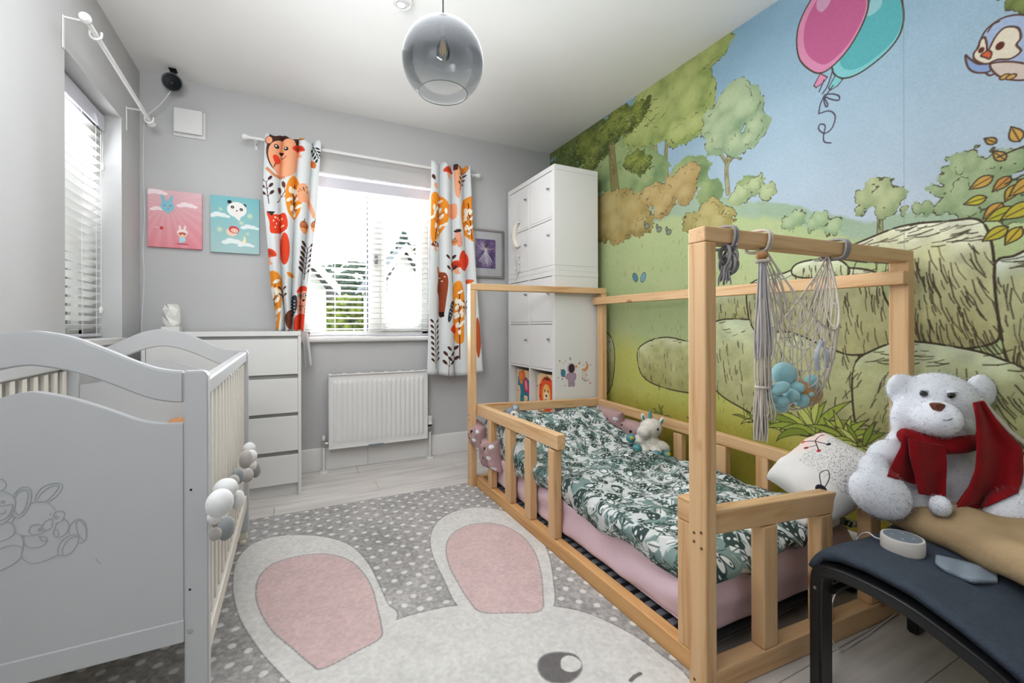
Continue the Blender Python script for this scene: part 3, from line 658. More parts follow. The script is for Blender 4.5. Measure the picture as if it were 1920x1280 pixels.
# rocks: watercolour boulders with pen contours and hatching
def rock(pts, top, mid, low, seed, hatch=60, hl=.06, slope=0.):
    top, mid, low = ['#%02x%02x%02x' % tuple(min(255, int(int(q[i:i + 2], 16) * 1.18 + 6)) for i in (1, 3, 5)) for q in (top, mid, low)]
    P = smoothline([M(*p) for p in pts], 5, True); A = np.array(P); x0, x1, y0, y1 = A[:, 0].min(), A[:, 0].max(), A[:, 1].min(), A[:, 1].max()
    b = cv.box(x0, x1, y0, y1)
    if b is None: return
    sl, X, Y = b; m = cv.polymask(P, X, Y); t = np.clip((y1 - Y) / (y1 - y0) + (cv.noise(.15, seed, 3)[sl] - .5) * .5, 0, 1); q = cv.noise(.05, seed + 4, 3)[sl]
    col = mix(mix(srgb(top), srgb(mid), np.clip(t * 3, 0, 1)), srgb(low), np.clip(t * 1.5 - .5, 0, 1)); col = col * (1 + (q - .5)[..., None] * .22)
    cv.img[sl] = cv.img[sl] * (1 - m[..., None]) + col * m[..., None]
    for i in range(len(P)): cv.line([P[i], P[(i + 1) % len(P)]], INK, .0075 if i % 7 else .004)
    R = random.Random(seed); n = 0; tries = 0
    while n < hatch and tries < hatch * 20:
        tries += 1; x, y = R.uniform(x0, x1), R.uniform(y0, y1)
        if cv.polymask(P, np.array([[x]]), np.array([[y]]))[0, 0] < .5: continue
        fx = (x - x0) / (x1 - x0); fy = (y - y0) / (y1 - y0)
        ln = hl * R.uniform(.3, 1.1); a = -math.pi / 2 + (fx - .5) * slope + R.uniform(-.15, .15)
        if fy > .8: a = R.uniform(-.2, .25); ln *= .8
        p1 = (x + ln * .5 * math.cos(a), y + ln * .5 * math.sin(a)); p2 = (x + ln * math.cos(a + .12), y + ln * math.sin(a + .12)); cv.line([(x, y), p1, p2], INK, R.uniform(.0025, .0052), .75); n += 1
rock([(1130, 640), (1140, 625), (1152, 655), (1148, 720), (1130, 735)], '#bcc29a', '#a3a474', '#8e8b55', 30, 20, .04)
rock([(1195, 660), (1215, 640), (1250, 632), (1292, 640), (1330, 640), (1345, 690), (1320, 735), (1250, 728), (1205, 705)], '#c3c9a2', '#a9a878', '#918d57', 31, 46, .05)
rock([(1340, 560), (1365, 545), (1400, 540), (1412, 575), (1410, 625), (1345, 615)], '#c4cba8', '#aaab7e', '#97925e', 33, 30, .06)
rock([(1330, 625), (1350, 600), (1420, 600), (1480, 610), (1540, 640), (1600, 640), (1612, 700), (1600, 810), (1500, 815), (1400, 770), (1335, 720)], '#bcc5a2', '#a8a87c', '#959263', 35, 110, .07)
rock([(1400, 545), (1430, 520), (1470, 512), (1520, 490), (1560, 500), (1640, 510), (1660, 560), (1700, 640), (1610, 665), (1560, 655), (1480, 622), (1415, 620)], '#c9d1b4', '#b0b088', '#9d9868', 37, 120, .09)
rock([(1484, 508), (1500, 492), (1560, 484), (1590, 500), (1580, 520), (1500, 520)], '#d0d8c0', '#bcc3a0', '#a8ab80', 38, 30, .04)
rock([(1565, 478), (1640, 442), (1700, 422), (1780, 414), (1835, 412), (1858, 450), (1866, 520), (1872, 600), (1868, 640), (1800, 655), (1720, 660), (1700, 560), (1690, 500), (1610, 490)], '#d3dac2', '#b1b088', '#96905f', 39, 170, .10, .8)
rock([(1865, 500), (1900, 480), (1960, 470), (1990, 600), (1980, 700), (1900, 690), (1876, 620)], '#ccd6c8', '#aaab84', '#8f8a5a', 41, 60, .10)
rock([(1600, 690), (1640, 655), (1700, 640), (1790, 650), (1870, 670), (1960, 720), (1980, 830), (1800, 860), (1640, 850), (1605, 800)], '#c3ccae', '#a7a97c', '#8f8c58', 43, 150, .09, 1.6)
# grasses at the foot
def blade(u, v, a, ln, wd, col):
    x, y = M(u, v); n = 7; L_, R_ = [], []
    for i in range(n + 1):
        t = i / n; aa = a + (a - math.pi / 2) * t * .7; px_ = x + ln * t * math.cos(aa); py_ = y + ln * t * math.sin(aa) * (1 - .25 * t * abs(math.cos(a))); w_ = wd * math.sin(math.pi * min(1, t * .9 + .12)) * .5
        L_.append((px_ - w_ * math.sin(aa), py_ + w_ * math.cos(aa))); R_.append((px_ + w_ * math.sin(aa), py_ - w_ * math.cos(aa)))
    cv.poly(L_ + R_[::-1], col, 1, INK, .003)
R = random.Random(8)
for cu, cvv, n, ln, wd in [(1450, 800, 10, .13, .022), (1520, 815, 17, .24, .036), (1580, 830, 12, .17, .028), (1405, 790, 7, .09, .014), (1610, 835, 8, .12, .024), (1300, 800, 8, .08, .012), (1240, 780, 8, .08, .012)]:
    for i in range(n): blade(cu + R.uniform(-10, 10), cvv, math.pi * (.12 + .76 * i / (n - 1)) + R.uniform(-.08, .08), ln * R.uniform(.7, 1.1), wd, R.choice(['#c3cf5e', '#a8ba4d', '#8ea23f', '#d3da78']))
for k in range(900):
    u, v = R.uniform(1125, 1960), R.uniform(430, 900)
    x, y = M(u, v)
    if v < 620 and u > 1400: continue
    if 560 < v < 740 and u > 1330: continue
    a = R.uniform(1.1, 2.0); l_ = R.uniform(.012, .03); cv.line([(x, y), (x + l_ * math.cos(a), y + l_ * math.sin(a))], R.choice(['#7d8a45', '#6d7a3c', '#8d9a58']), .0028, .7)
# ochre leaves hanging in at the right
for u, v, a, l_, c in [(1885, 300, 2.2, .075, '#c9a05a'), (1868, 268, 2.4, .06, '#c79a4e'), (1862, 330, 3.6, .10, '#d0a24f'), (1895, 330, 3.9, .09, '#c98f45'), (1908, 345, 4.2, .09, '#c4a23c'), (1850, 370, 3.3, .09, '#c6ba3e'), (1880, 380, 3.9, .10, '#cf9f4c'), (1905, 390, 3.5, .12, '#b6b43c'), (1890, 425, 3.7, .11, '#c3b53c'), (1915, 425, 4.1, .10, '#d0b53e'), (1912, 265, 1.9, .09, '#d1a455'), (1940, 380, 3.6, .13, '#c0b23e'), (1945, 330, 3.8, .12, '#c9a04a')]:
    x, y = M(u, v); L_, R_ = [], []
    l_ *= .66
    for i in range(9):
        t = i / 8; w_ = l_ * .28 * math.sin(math.pi * t ** .75); px_, py_ = x + l_ * t * math.cos(a), y + l_ * t * math.sin(a)
        L_.append((px_ - w_ * math.sin(a), py_ + w_ * math.cos(a))); R_.append((px_ + w_ * math.sin(a), py_ - w_ * math.cos(a)))
    cv.poly(L_ + R_[::-1], c, 1, INK, .004); cv.line([(x, y), (x + l_ * .85 * math.cos(a), y + l_ * .85 * math.sin(a))], INK, .003)
cv.line(ML([(1870, 295), (1905, 280), (1930, 270)]), INK, .005); cv.line(ML([(1885, 345), (1915, 330), (1935, 320)]), INK, .005)
foliage([(1895, 0, 22), (1925, 8, 26), (1870, -2, 12)], '#6e7c40', '#3f4a28', '#8f9a58', 61)
# balloons
def balloon(c, pts, fill, rim, hl, knot):
    P = smoothline([M(*p) for p in pts], 7, True); cv.poly(P, rim, 1, INK, .006)
    A = np.array(P); ce = A.mean(0); Q = [tuple(ce + (np.array(p) - ce) * .86 + np.array([.012, .006])) for p in P]; cv.poly(Q, fill, 1)
    h = [tuple(ce + (np.array(p) - ce) * .22 + np.array(M(*hl)) - ce) for p in P]; cv.poly(h, '#e3e6ee', .45)
    k = M(*knot); cv.poly([(k[0] - .028, k[1] - .022), (k[0], k[1] + .02), (k[0] + .03, k[1] - .012), (k[0] + .01, k[1] - .03), (k[0] - .018, k[1] - .036)], rim, 1, INK, .004)
balloon(0, [(1630, -20), (1680, -15), (1694, 20), (1688, 62), (1660, 100), (1610, 138), (1575, 146), (1560, 125), (1575, 70)], '#5eb3b6', '#86cbd0', (1640, 12), (1566, 150))
balloon(0, [(1528, -10), (1570, -34), (1618, -20), (1628, 12), (1610, 60), (1580, 105), (1545, 135), (1520, 132), (1497, 105), (1497, 50)], '#c56490', '#dd8fb0', (1545, 4), (1538, 146))
for L_ in ([(1545, 150), (1536, 172)], [(1562, 130), (1552, 160), (1542, 176)], [(1562, 160), (1548, 180)], [(1546, 178), (1560, 176), (1573, 180), (1572, 188), (1558, 186), (1546, 182), (1552, 196), (1549, 200), (1545, 190), (1545, 180)],
           [(1535, 213), (1555, 208), (1566, 218), (1560, 240), (1546, 250), (1535, 242), (1538, 233), (1547, 236), (1544, 255), (1546, 266), (1558, 268)], [(1545, 180), (1538, 196), (1535, 213)]):
    cv.line(smoothline(ML(L_), 6), '#4d4552', .005)
# small blue bird at the top right
def P_(L_, col, closed=True, lw=.005): cv.poly(smoothline(ML(L_), 6, True), col, 1, '#5a3d33', lw)
P_([(1852, 140), (1870, 138), (1905, 148), (1960, 140), (1990, 60), (1930, 30), (1885, 32), (1850, 55), (1835, 85), (1828, 110)], '#a9b9d6')
P_([(1810, 104), (1818, 110), (1835, 120), (1858, 120), (1855, 134), (1830, 136), (1815, 126)], '#8da5cf')
P_([(1838, 76), (1846, 70), (1850, 82), (1852, 96), (1866, 70), (1884, 52), (1908, 52), (1914, 70), (1906, 84), (1914, 96), (1895, 110), (1870, 112), (1848, 120), (1828, 112), (1826, 100), (1834, 90)], '#e7dcc4')
P_([(1856, 122), (1880, 116), (1915, 118), (1950, 130), (1920, 150), (1875, 144)], '#d7c5b8')
P_([(1839, 104), (1852, 95), (1859, 99), (1856, 110), (1848, 108)], '#d8623f', lw=.004)
for u, v, r in [(1840, 94, .008), (1875, 86, .011)]: cv.ell(*M(u, v), r, r * 1.2, '#5f2f22')
cv.line(smoothline(ML([(1852, 60), (1862, 46), (1874, 40)]), 5), '#5a3d33', .004)
for u in (1884, 1896): cv.ell(*M(u, 144), .012, .008, '#c9a45a', line='#5a3d33', lw=.003)
# butterfly and hares in the meadow
for dx, c in ((-7, '#5f93a8'), (8, '#7fb0c0')): cv.ell(*M(1198 + dx, 520), .022, .035, c, rot=-.5 if dx > 0 else .6, line=INK, lw=.003)
for u, v in ((1213, 424), (1236, 430), (1254, 435)): cv.ell(*M(u, v), .022, .018, '#8b9784', line=INK, lw=.003); cv.ell(*M(u - 4, v - 6), .009, .014, '#8b9784', line=INK, lw=.003)
# paper joints between the strips
for u in (1126, 1695):
    s0 = M(u, 300)[0]; cv.line([(s0, 0), (s0, H)], '#7f8f94', .002, .55)
nP = cv.noise(.004, 99, 1); cv.img *= (1 + (nP - .5)[..., None] * .05)
m_mural = painted('mural_paper', cv, .75, bump=.03, bscale=400, spec=.2, gain=.68)
bm = bmesh.new(); add_box(bm, 0, .2, YN, .2, 0, H); wr = link('wall_right', bm_me(bm), m_mural, kind='structure')
set_uv(wr, lambda x, y, z: ((-y) / MW, z / H))
del cv

# ================================================================== the rug
rc = Canvas(-2.80, -1.092, -3.35, -.765, .003, '#a19e9c')
def F(u, v): p = at(u, v, 'z', .012); return (p[0], p[1])
def FL(L_): return [F(*p) for p in L_]
n1, n2, n3 = rc.noise(.25, 4, 4), rc.noise(.012, 5, 2), rc.noise(.05, 6, 2)
rc.img *= (1 + (n1 - .5)[..., None] * .22 + (n2 - .5)[..., None] * .22)
row = 0; y = -.789
while y > -3.4:
    x = -2.801 + (.05 if row % 2 else 0)
    while x < -1.09:
        R = random.Random(int(x * 1000) * 7919 + row); rc.ell(x + R.uniform(-.004, .004), y + R.uniform(-.004, .004), .0135, .0120, '#d6d4d0', rot=R.uniform(0, 3), soft=.003); x += .10
    y -= .046; row += 1
CR, PK, GY, DK = '#d2d0cc', '#ccb3b1', '#a19e9c', '#6d6a69'
def shape(L_, col, closed=True):
    P = smoothline(FL(L_), 6, True)
    rc.line(P + [P[0]], '#7b7877', .010, .55); rc.poly(P, col)
headp = [(742, 1163), (800, 1146), (860, 1135), (950, 1130), (1037, 1137), (1100, 1150), (1170, 1182), (1230, 1222), (1300, 1290), (1280, 1420), (1100, 1700), (700, 1700), (430, 1560), (440, 1400), (560, 1270), (690, 1190)]
shape(headp, CR)
earL = [(742, 1163), (725, 1130), (705, 1085), (685, 1050), (655, 1022), (610, 1007), (560, 1003), (510, 1007), (470, 1022), (445, 1050), (437, 1095), (447, 1150), (475, 1200), (515, 1250), (575, 1300), (640, 1290)]
shape(earL, CR)
earR = [(857, 1134), (832, 1085), (813, 1045), (807, 1012), (815, 985), (838, 965), (870, 954), (905, 951), (945, 958), (985, 978), (1014, 1008), (1029, 1045), (1036, 1085), (1037, 1137), (1000, 1160), (900, 1160)]
shape(earR, CR)
hp_ = smoothline(FL(headp), 6, True); rc.poly(hp_, CR)
inner = [(481, 1110), (488, 1080), (515, 1056), (560, 1043), (610, 1039), (652, 1050), (680, 1075), (697, 1105), (706, 1140), (713, 1172), (711, 1196), (665, 1222), (606, 1252), (585, 1245), (550, 1215), (510, 1180), (487, 1140)]
shape(inner, PK)
inner = [(837, 1030), (845, 1005), (870, 988), (905, 981), (940, 985), (975, 1003), (1000, 1033), (1012, 1070), (1016, 1110), (1012, 1144), (960, 1148), (904, 1147), (882, 1128), (858, 1090), (843, 1060)]
shape(inner, PK)
ec = F(1050, 1252)
shape([(1010, 1245), (1020, 1230), (1045, 1224), (1075, 1228), (1088, 1244), (1085, 1262), (1065, 1278), (1035, 1278), (1015, 1265)], DK)
rc.poly(smoothline(FL([(1052, 1236), (1064, 1229), (1080, 1233), (1090, 1246), (1082, 1257), (1066, 1260), (1052, 1252)]), 5, True), CR)
rc.line(FL([(1182, 1276), (1190, 1268), (1200, 1263)]), DK, .012)
rc.img *= (1 + (n2 - .5)[..., None] * .12 + (n3 - .5)[..., None] * .05 + (n1 - .5)[..., None] * .05)
rm = painted('rug_pile', rc, .95, bump=.8, bscale=420, spec=.05, gain=1.06)
rg = box('rug', rc.x0, rc.x1, rc.y0, rc.y1, .0005, .013, rm, bev=.005, seg=2)
set_uv(rg, lambda x, y, z: rc.uv(x, y)); tagit(rg, 'large grey dotted rug with a cream bunny face and pink ears', 'rug')
del rc
# ================================================================== fixtures
m_metal = mat('brushed_metal', '#9a9a98', .3, .9, var=.03); m_black = mat('black_plastic', '#121315', .45, var=.1, spec=.25)
m_chrome = mat('chrome', '#c9c9c9', .15, 1, var=.02)
# radiator
rx0, rx1, rz0, rz1 = -1.934, -1.213, .170, .709
t = thing('radiator', 'white ribbed panel radiator under the far window', 'radiator', ((rx0 + rx1) / 2, -.06, rz0))
m_rad = mat('radiator_enamel', '#dddcdb', .3, var=.01)
box('back_panel', rx0 + .004, rx1 - .004, -.045, -.035, rz0 + .004, rz1 - .01, m_rad, t, .002)
nf = 19; fx0, fx1 = rx0 + .022, rx1 - .022; pw = (fx1 - fx0) / nf
def radf(a, b):
    x = rx0 + (rx1 - rx0) * a; z = rz0 + (rz1 - rz0) * b
    e = 1 if fx0 <= x <= fx1 and rz0 + .04 < z < rz1 - .045 else 0
    ph = ((x - fx0) / pw) % 1.0
    sm = min(1, max(0, (z - rz0 - .035) / .02)) * min(1, max(0, (rz1 - .04 - z) / .02))
    d = (.5 - .5 * math.cos(2 * math.pi * ph)) ** .6 * .010 * sm if fx0 <= x <= fx1 else 0
    return (x, -.092 - d, z)
link('front_panel', grid_mesh(radf, 241, 40), m_rad, t, smooth='all')
for a, b, c, d in ((rx0 - .006, rx1 + .006, rz1 - .004, rz1 + .006),):
    box('top_grille', a, b, -.104, -.035, c, d, m_rad, t, .003)
for i in range(28):
    x = rx0 + .02 + i * (rx1 - rx0 - .04) / 27; 
    if i % 4 == 0: box('grille_slot', x, x + .07, -.090, -.050, rz1 + .0055, rz1 + .0065, mat('slot_shade', '#8d8d8b', .6), t, 0)
for x in (rx0 - .006, rx1): box('side_panel', x, x + .006, -.104, -.035, rz0, rz1, m_rad, t, .002)
box('bottom_edge', rx0, rx1, -.096, -.09, rz0 - .003, rz0 + .008, m_rad, t, .002)
lb = at(705, 823, 'y', -.1); box('label_strip', lb[0] - .055, lb[0] + .055, -.104, -.098, rz0 - .004, rz0 + .006, mat('grey_blue_strip', '#6d7a86', .5), t, .001)
def valve(px, trv):
    if trv: v = thing('radiator_valve', 'white thermostatic valve head on a pipe, right end of the radiator', 'valve', (px, -.065, 0))
    else: v = thing('radiator_valve', 'small capped lockshield valve on a white pipe, left end of the radiator', 'valve', (px, -.065, 0))
    y = -.068; xr = rx0 if not trv else rx1
    tube('pipe', [(px, y, .004), (px, y, .20 if not trv else .23)], .0085, m_white, v, 12)
    lathe('pipe_collar', [(.009, .014), (.03, .010), (.033, .0), (.009, 0)], (px, y, .0), m_white, v, 24)
    h = .205 if not trv else .235
    lathe('valve_body', [(.012, -.02), (.014, 0), (.012, .02), (.010, .035)], (px, y, h), m_chrome, v, 12)
    tube('union', [(px, y, h + .005), (xr, y, h + .005)], .010, m_chrome, v, 10)
    if trv:
        lathe('valve_head', [(.012, .035), (.021, .04), (.022, .06), (.020, .062), (.022, .066), (.0205, .08), (.022, .084), (.019, .105), (.012, .108)], (px, y, h), m_white, v, 20)
        lathe('collar_ring', [(.016, .026), (.017, .038)], (px, y, h), m_black, v, 16)
    else: lathe('valve_cap', [(.010, .03), (.0125, .034), (.012, .062), (.008, .064)], (px, y, h), m_white, v, 16)
    return v
valve(at(607, 860, 'y', -.068)[0], False); valve(at(806, 830, 'y', -.068)[0], True)
# air vent on the far wall
t = thing('air_vent', 'square white air vent cover high on the far wall', 'vent', (-2.775, 0, 2.31))
box('back_plate', -2.863, -2.688, -.012, -.0005, 2.31, 2.487, m_trim, t, .002); box('flap', -2.856, -2.702, -.040, -.024, 2.328, 2.484, m_trim, t, .003, 2); box('flap_core', -2.845, -2.712, -.026, -.010, 2.345, 2.475, mat('vent_shade', '#7c7b79', .7), t, 0)
# nursery camera at the ceiling and its cable
cp = at(322, 154, 'y', -.16)
t = thing('nursery_camera', 'round black nursery camera on a bracket in the ceiling corner', 'camera', (cp[0], -.12, cp[2]))
box('bracket', cp[0] - .016, cp[0] + .016, -.128, -.116, cp[2] + .01, H - .0005, m_black, t, .003, 2); box('ceiling_plate', cp[0] - .02, cp[0] + .02, -.15, -.10, H - .008, H - .0005, m_black, t, .002)
aim = Vector((.28, -.85, -.35)).normalized(); Rm = aim.to_track_quat('Z', 'Y').to_matrix()
def lathe_dir(name, prof, c, Rm, m, par, seg=28, cap=True):
    o = lathe(name, prof, (0, 0, 0), m, None, seg, cap=cap); me = o.data; me.transform(Matrix.Translation(Vector([float(x) for x in c])) @ Rm.to_4x4()); bpy.data.objects.remove(o); return link(name, me, m, par, smooth=True)
cc = np.array(cp)
lathe_dir('camera_body', [(.02, -.045), (.036, -.035), (.048, -.012), (.052, .004), (.0525, .016), (.050, .018), (.046, .012)], cc, Rm, m_black, t, cap=False)
lathe_dir('front_ring', [(.0525, .014), (.054, .018), (.0515, .022), (.047, .019)], cc, Rm, mat('grey_ring', '#5b6165', .4, .2), t, cap=False)
lathe_dir('lens_glass', [(0.001, .016), (.02, .014), (.046, .013)], cc, Rm, mat('dark_lens', '#0a1013', .35, spec=.15), t)
lathe_dir('lens', [(0.001, .021), (.012, .020), (.015, .013)], cc + np.array([0, 0, -.006]), Rm, m_black, t, 20)
cab = [at(320, 171, 'y', -.15), at(300, 196, 'y', -.12), at(277, 216, 'y', -.10)] + [at(u, v, 'y', -.012) for u, v in ((270, 240), (268, 320), (271, 400), (268, 470), (270, 520), (266, 600), (266, 640))]
tagit(tube('camera_cable', smoothline(cab, 5), .0028, mat('white_cable', '#d4d4d8', .5), None, 6), 'thin white cable hanging from the nursery camera down the corner', 'cable')
# smoke alarm
sp = at(752, -6, 'z', H)
t = thing('smoke_alarm', 'round white smoke alarm on the ceiling, top edge of the photo', 'alarm', (sp[0], sp[1], H))
lathe('alarm_body', [(.05, 0), (.053, -.012), (.048, -.032), (.036, -.038), (.034, -.033), (.032, -.038), (.001, -.040)], (sp[0], sp[1], H), m_white, t, 32)
lathe('grille_ring', [(.0265, -.0402), (.0262, -.0412), (.0245, -.0412), (.0242, -.0402)], (sp[0], sp[1], H), mat('dark_ring', '#57534f', .6), t, 32, cap=False)
# curtain poles
def pole(name, label, a, b, posts, axis):
    t = thing(name, label, 'curtain pole', ((a[0] + b[0]) / 2, (a[1] + b[1]) / 2, (a[2] + b[2]) / 2)); a = np.array(a); b = np.array(b); d = (b - a) / np.linalg.norm(b - a)
    tube('rod', [a, b], .0105, m_white, t, 14)
    Rm = Vector(d).to_track_quat('Z', 'Y').to_matrix()
    for e, s in ((b, 1), (a, -1)):
        R2 = Vector(d * s).to_track_quat('Z', 'Y').to_matrix(); lathe_dir('finial', [(.011, -.004), (.014, 0), (.015, .006), (.02, .012), (.021, .026), (.017, .036), (.004, .04)], e, R2, m_white, t, 18)
    for p in posts:
        p = np.array(p)
        if axis == 'x':
            box('bracket', p[0] - .008, p[0] + .008, -.004, -.0005, p[2] - .05, p[2] + .03, m_white, t, .002); tube('bracket_arm', [(p[0], -.003, p[2] - .018), (p[0], p[1], p[2] - .018), (p[0], p[1] - .012, p[2] - .004)], .005, m_white, t, 8)
        else:
            br = box('bracket', W + .0005, W + .006, p[1] - .009, p[1] + .009, p[2] - .085, p[2] + .055, m_white, t, .003, 2)
            tube('bracket_arm', smoothline([(W + .004, p[1], p[2] + .048), (W + .06, p[1], p[2] + .048), (p[0] - .02, p[1], p[2] + .044), (p[0] - .019, p[1], p[2] - .004), (p[0], p[1], p[2] - .018), (p[0] + .018, p[1], p[2] - .006), (p[0] + .02, p[1], p[2] + .016)], 4), .0048, m_white, t, 8)
    return t
pole('curtain_pole', 'white curtain pole across the far window carrying the animal curtains', (-2.436, -.085, 2.347), (-.782, -.085, 2.335), [(-2.395, -.085, 2.347), (-.815, -.085, 2.335)], 'x')
pole('curtain_pole', 'bare white curtain pole above the left window recess', (-2.93, -1.14, 2.328), (-2.93, -.235, 2.288), [(-2.93, -1.055, 2.322), (-2.93, -.262, 2.29)], 'y')

# ================================================================== pendant lamp
pc = deep(831, 115, 1.90); pr = .172
t = thing('pendant_lamp', 'smoked glass globe pendant lamp, open below, hanging from the ceiling', 'lamp', (pc[0], pc[1], pc[2]))
def smoked():
    m, nt, b = base('smoked_glass'); L = nt.links.new; out = nt.nodes['Material Output']
    tc = N(nt, 'ShaderNodeTexCoord'); sx = N(nt, 'ShaderNodeSeparateXYZ'); L(tc.outputs['Object'], sx.inputs[0])
    mr = N(nt, 'ShaderNodeMapRange', interpolation_type='SMOOTHSTEP'); mr.inputs[1].default_value = -.05; mr.inputs[2].default_value = .14; L(sx.outputs[2], mr.inputs[0])
    cr = N(nt, 'ShaderNodeValToRGB'); cr.color_ramp.elements[0].color = (.80, .81, .81, 1); cr.color_ramp.elements[1].color = (.20, .22, .25, 1); L(mr.outputs[0], cr.inputs[0])
    tr = N(nt, 'ShaderNodeBsdfTransparent'); L(cr.outputs[0], tr.inputs[0])
    b.inputs['Base Color'].default_value = (*lin('#84878b'), 1); b.inputs['Roughness'].default_value = .12; b.inputs['Metallic'].default_value = .0; b.inputs['Specular IOR Level'].default_value = .6
    m2 = N(nt, 'ShaderNodeMapRange'); m2.inputs[1].default_value = -.05; m2.inputs[2].default_value = .15; m2.inputs[3].default_value = .05; m2.inputs[4].default_value = .80; L(sx.outputs[2], m2.inputs[0])
    fr = N(nt, 'ShaderNodeLayerWeight'); fr.inputs[0].default_value = .25; ad = N(nt, 'ShaderNodeMath', operation='ADD', use_clamp=True); ml = N(nt, 'ShaderNodeMath', operation='MULTIPLY'); ml.inputs[1].default_value = .45
    L(fr.outputs['Fresnel'], ml.inputs[0]); L(m2.outputs[0], ad.inputs[0]); L(ml.outputs[0], ad.inputs[1])
    mx = N(nt, 'ShaderNodeMixShader'); L(ad.outputs[0], mx.inputs[0]); L(tr.outputs[0], mx.inputs[1]); L(b.outputs[0], mx.inputs[2]); L(mx.outputs[0], out.inputs[0]); return m
a0 = math.acos(-.80); prof = [(pr * math.sin(a), pr * math.cos(a)) for a in np.linspace(.08, a0, 34)]
lathe('glass_globe', prof, pc, smoked(), t, 64, cap=False)
rr_, hh_ = prof[-1]
tube('rim', [(pc[0] + rr_ * math.cos(a), pc[1] + rr_ * math.sin(a), pc[2] + hh_) for a in np.linspace(0, 2 * math.pi, 60, endpoint=False)], .0016, mat('rim_glass', '#4a5052', .15, .3), t, 6, closed=True)
lathe('lamp_holder', [(.016, pr + .012), (.018, pr), (.018, pr - .06), (.014, pr - .07)], pc, m_metal, t, 20)
lathe('light_bulb', [(.012, pr - .07), (.015, pr - .085), (.028, pr - .115), (.031, pr - .135), (.026, pr - .155), (.001, pr - .166)], pc, glassy('bulb_glass', (.97, .95, .9)), t, 24)
bm = bmesh.new()
for k in range(4):
    x = .006 * math.cos(k * 1.57); y = .006 * math.sin(k * 1.57); add_tube(bm, [(pc[0] + x, pc[1] + y, pc[2] + pr - .085), (pc[0] + x * 1.8, pc[1] + y * 1.8, pc[2] + pr - .14)], .0016, 6)
link('filament', bm_me(bm), mat('filament_yellow', '#e8c46a', .4), t)
tube('flex', [(pc[0], pc[1], pc[2] + pr), (pc[0], pc[1], H - .02)], .0032, m_black, t, 8)
lathe('ceiling_rose', [(.001, -.001), (.045, -.001), (.043, -.018), (.012, -.03), (.004, -.032)], (pc[0], pc[1], H), m_black, t, 24)

# ================================================================== cube storage in the corner
KX0, KX1, KY0, KY1 = -.474, -.085, -.836, -.070
m_door = mat('cabinet_door', '#dddcda', .28, var=.008)
def storage(name, label, z0, rows, pat, hgt):
    t = thing(name, label, 'cabinet', ((KX0 + KX1) / 2, (KY0 + KY1) / 2, z0)); th = .038; z1 = z0 + hgt
    box('side_panel', KX0, KX1, KY0, KY0 + th, z0 + th, z1 - th, m_white, t, .0012); box('side_panel', KX0, KX1, KY1 - th, KY1, z0 + th, z1 - th, m_white, t, .0012)
    box('top_panel', KX0, KX1, KY0, KY1, z1 - th + .0008, z1, m_white, t, .0012); box('bottom_panel', KX0, KX1, KY0, KY1, z0, z0 + th - .0008, m_white, t, .0012)
    box('back_panel', KX1 - .006, KX1, KY0 + th, KY1 - th, z0 + th, z1 - th, m_white, t, 0)
    ih = (hgt - 2 * th - (rows - 1) * .016) / rows; ym = (KY0 + KY1) / 2
    box('divider', KX0 + .001, KX1 - .006, ym - .008, ym + .008, z0 + th, z1 - th, m_white, t, .001)
    for r in range(rows - 1):
        z = z0 + th + (r + 1) * ih + r * .016
        for a, b in ((KY0 + th, ym - .008), (ym + .008, KY1 - th)): box('shelf', KX0 + .001, KX1 - .006, a, b, z, z + .016, m_white, t, .001)
    for r in range(rows):
        z = z0 + th + r * (ih + .016)
        for ci, (a, b) in enumerate(((KY0 + th, ym - .008), (ym + .008, KY1 - th))):
            if not pat[r]: continue
            d = box('door', KX0 + .002, KX0 + .018, a + .003, b - .003, z + .002, z + ih - .004, m_door, t, .0015)
            kz = z + ih * (.62 if (r + ci) % 2 else .66); ky = a + .035
            lathe('knob', [(.004, -.0), (.004, -.012), (.008, -.013), (.008, -.022), (.001, -.023)], (KX0 + .002, ky, kz), m_metal, d, 14, axis='x')
            box('knob_plate', KX0 - .0005, KX0 + .002, ky - .013, ky + .013, kz - .012, kz + .012, mat('clear_plate', '#cfcfcf', .2), d, 0)
    return t
ka = storage('cube_cabinet', 'tall white cube cabinet standing in the far right corner', 0, 4, (0, 0, 1, 1), 1.468)
kb = storage('cube_cabinet', 'two by two white cube cabinet stacked on top of the tall one', 1.469, 2, (1, 1), .769)
box('cap_strip', KX0, KX1, KY0 - .0015, KY0, 1.43, 1.4685, m_white, ka, .0005)
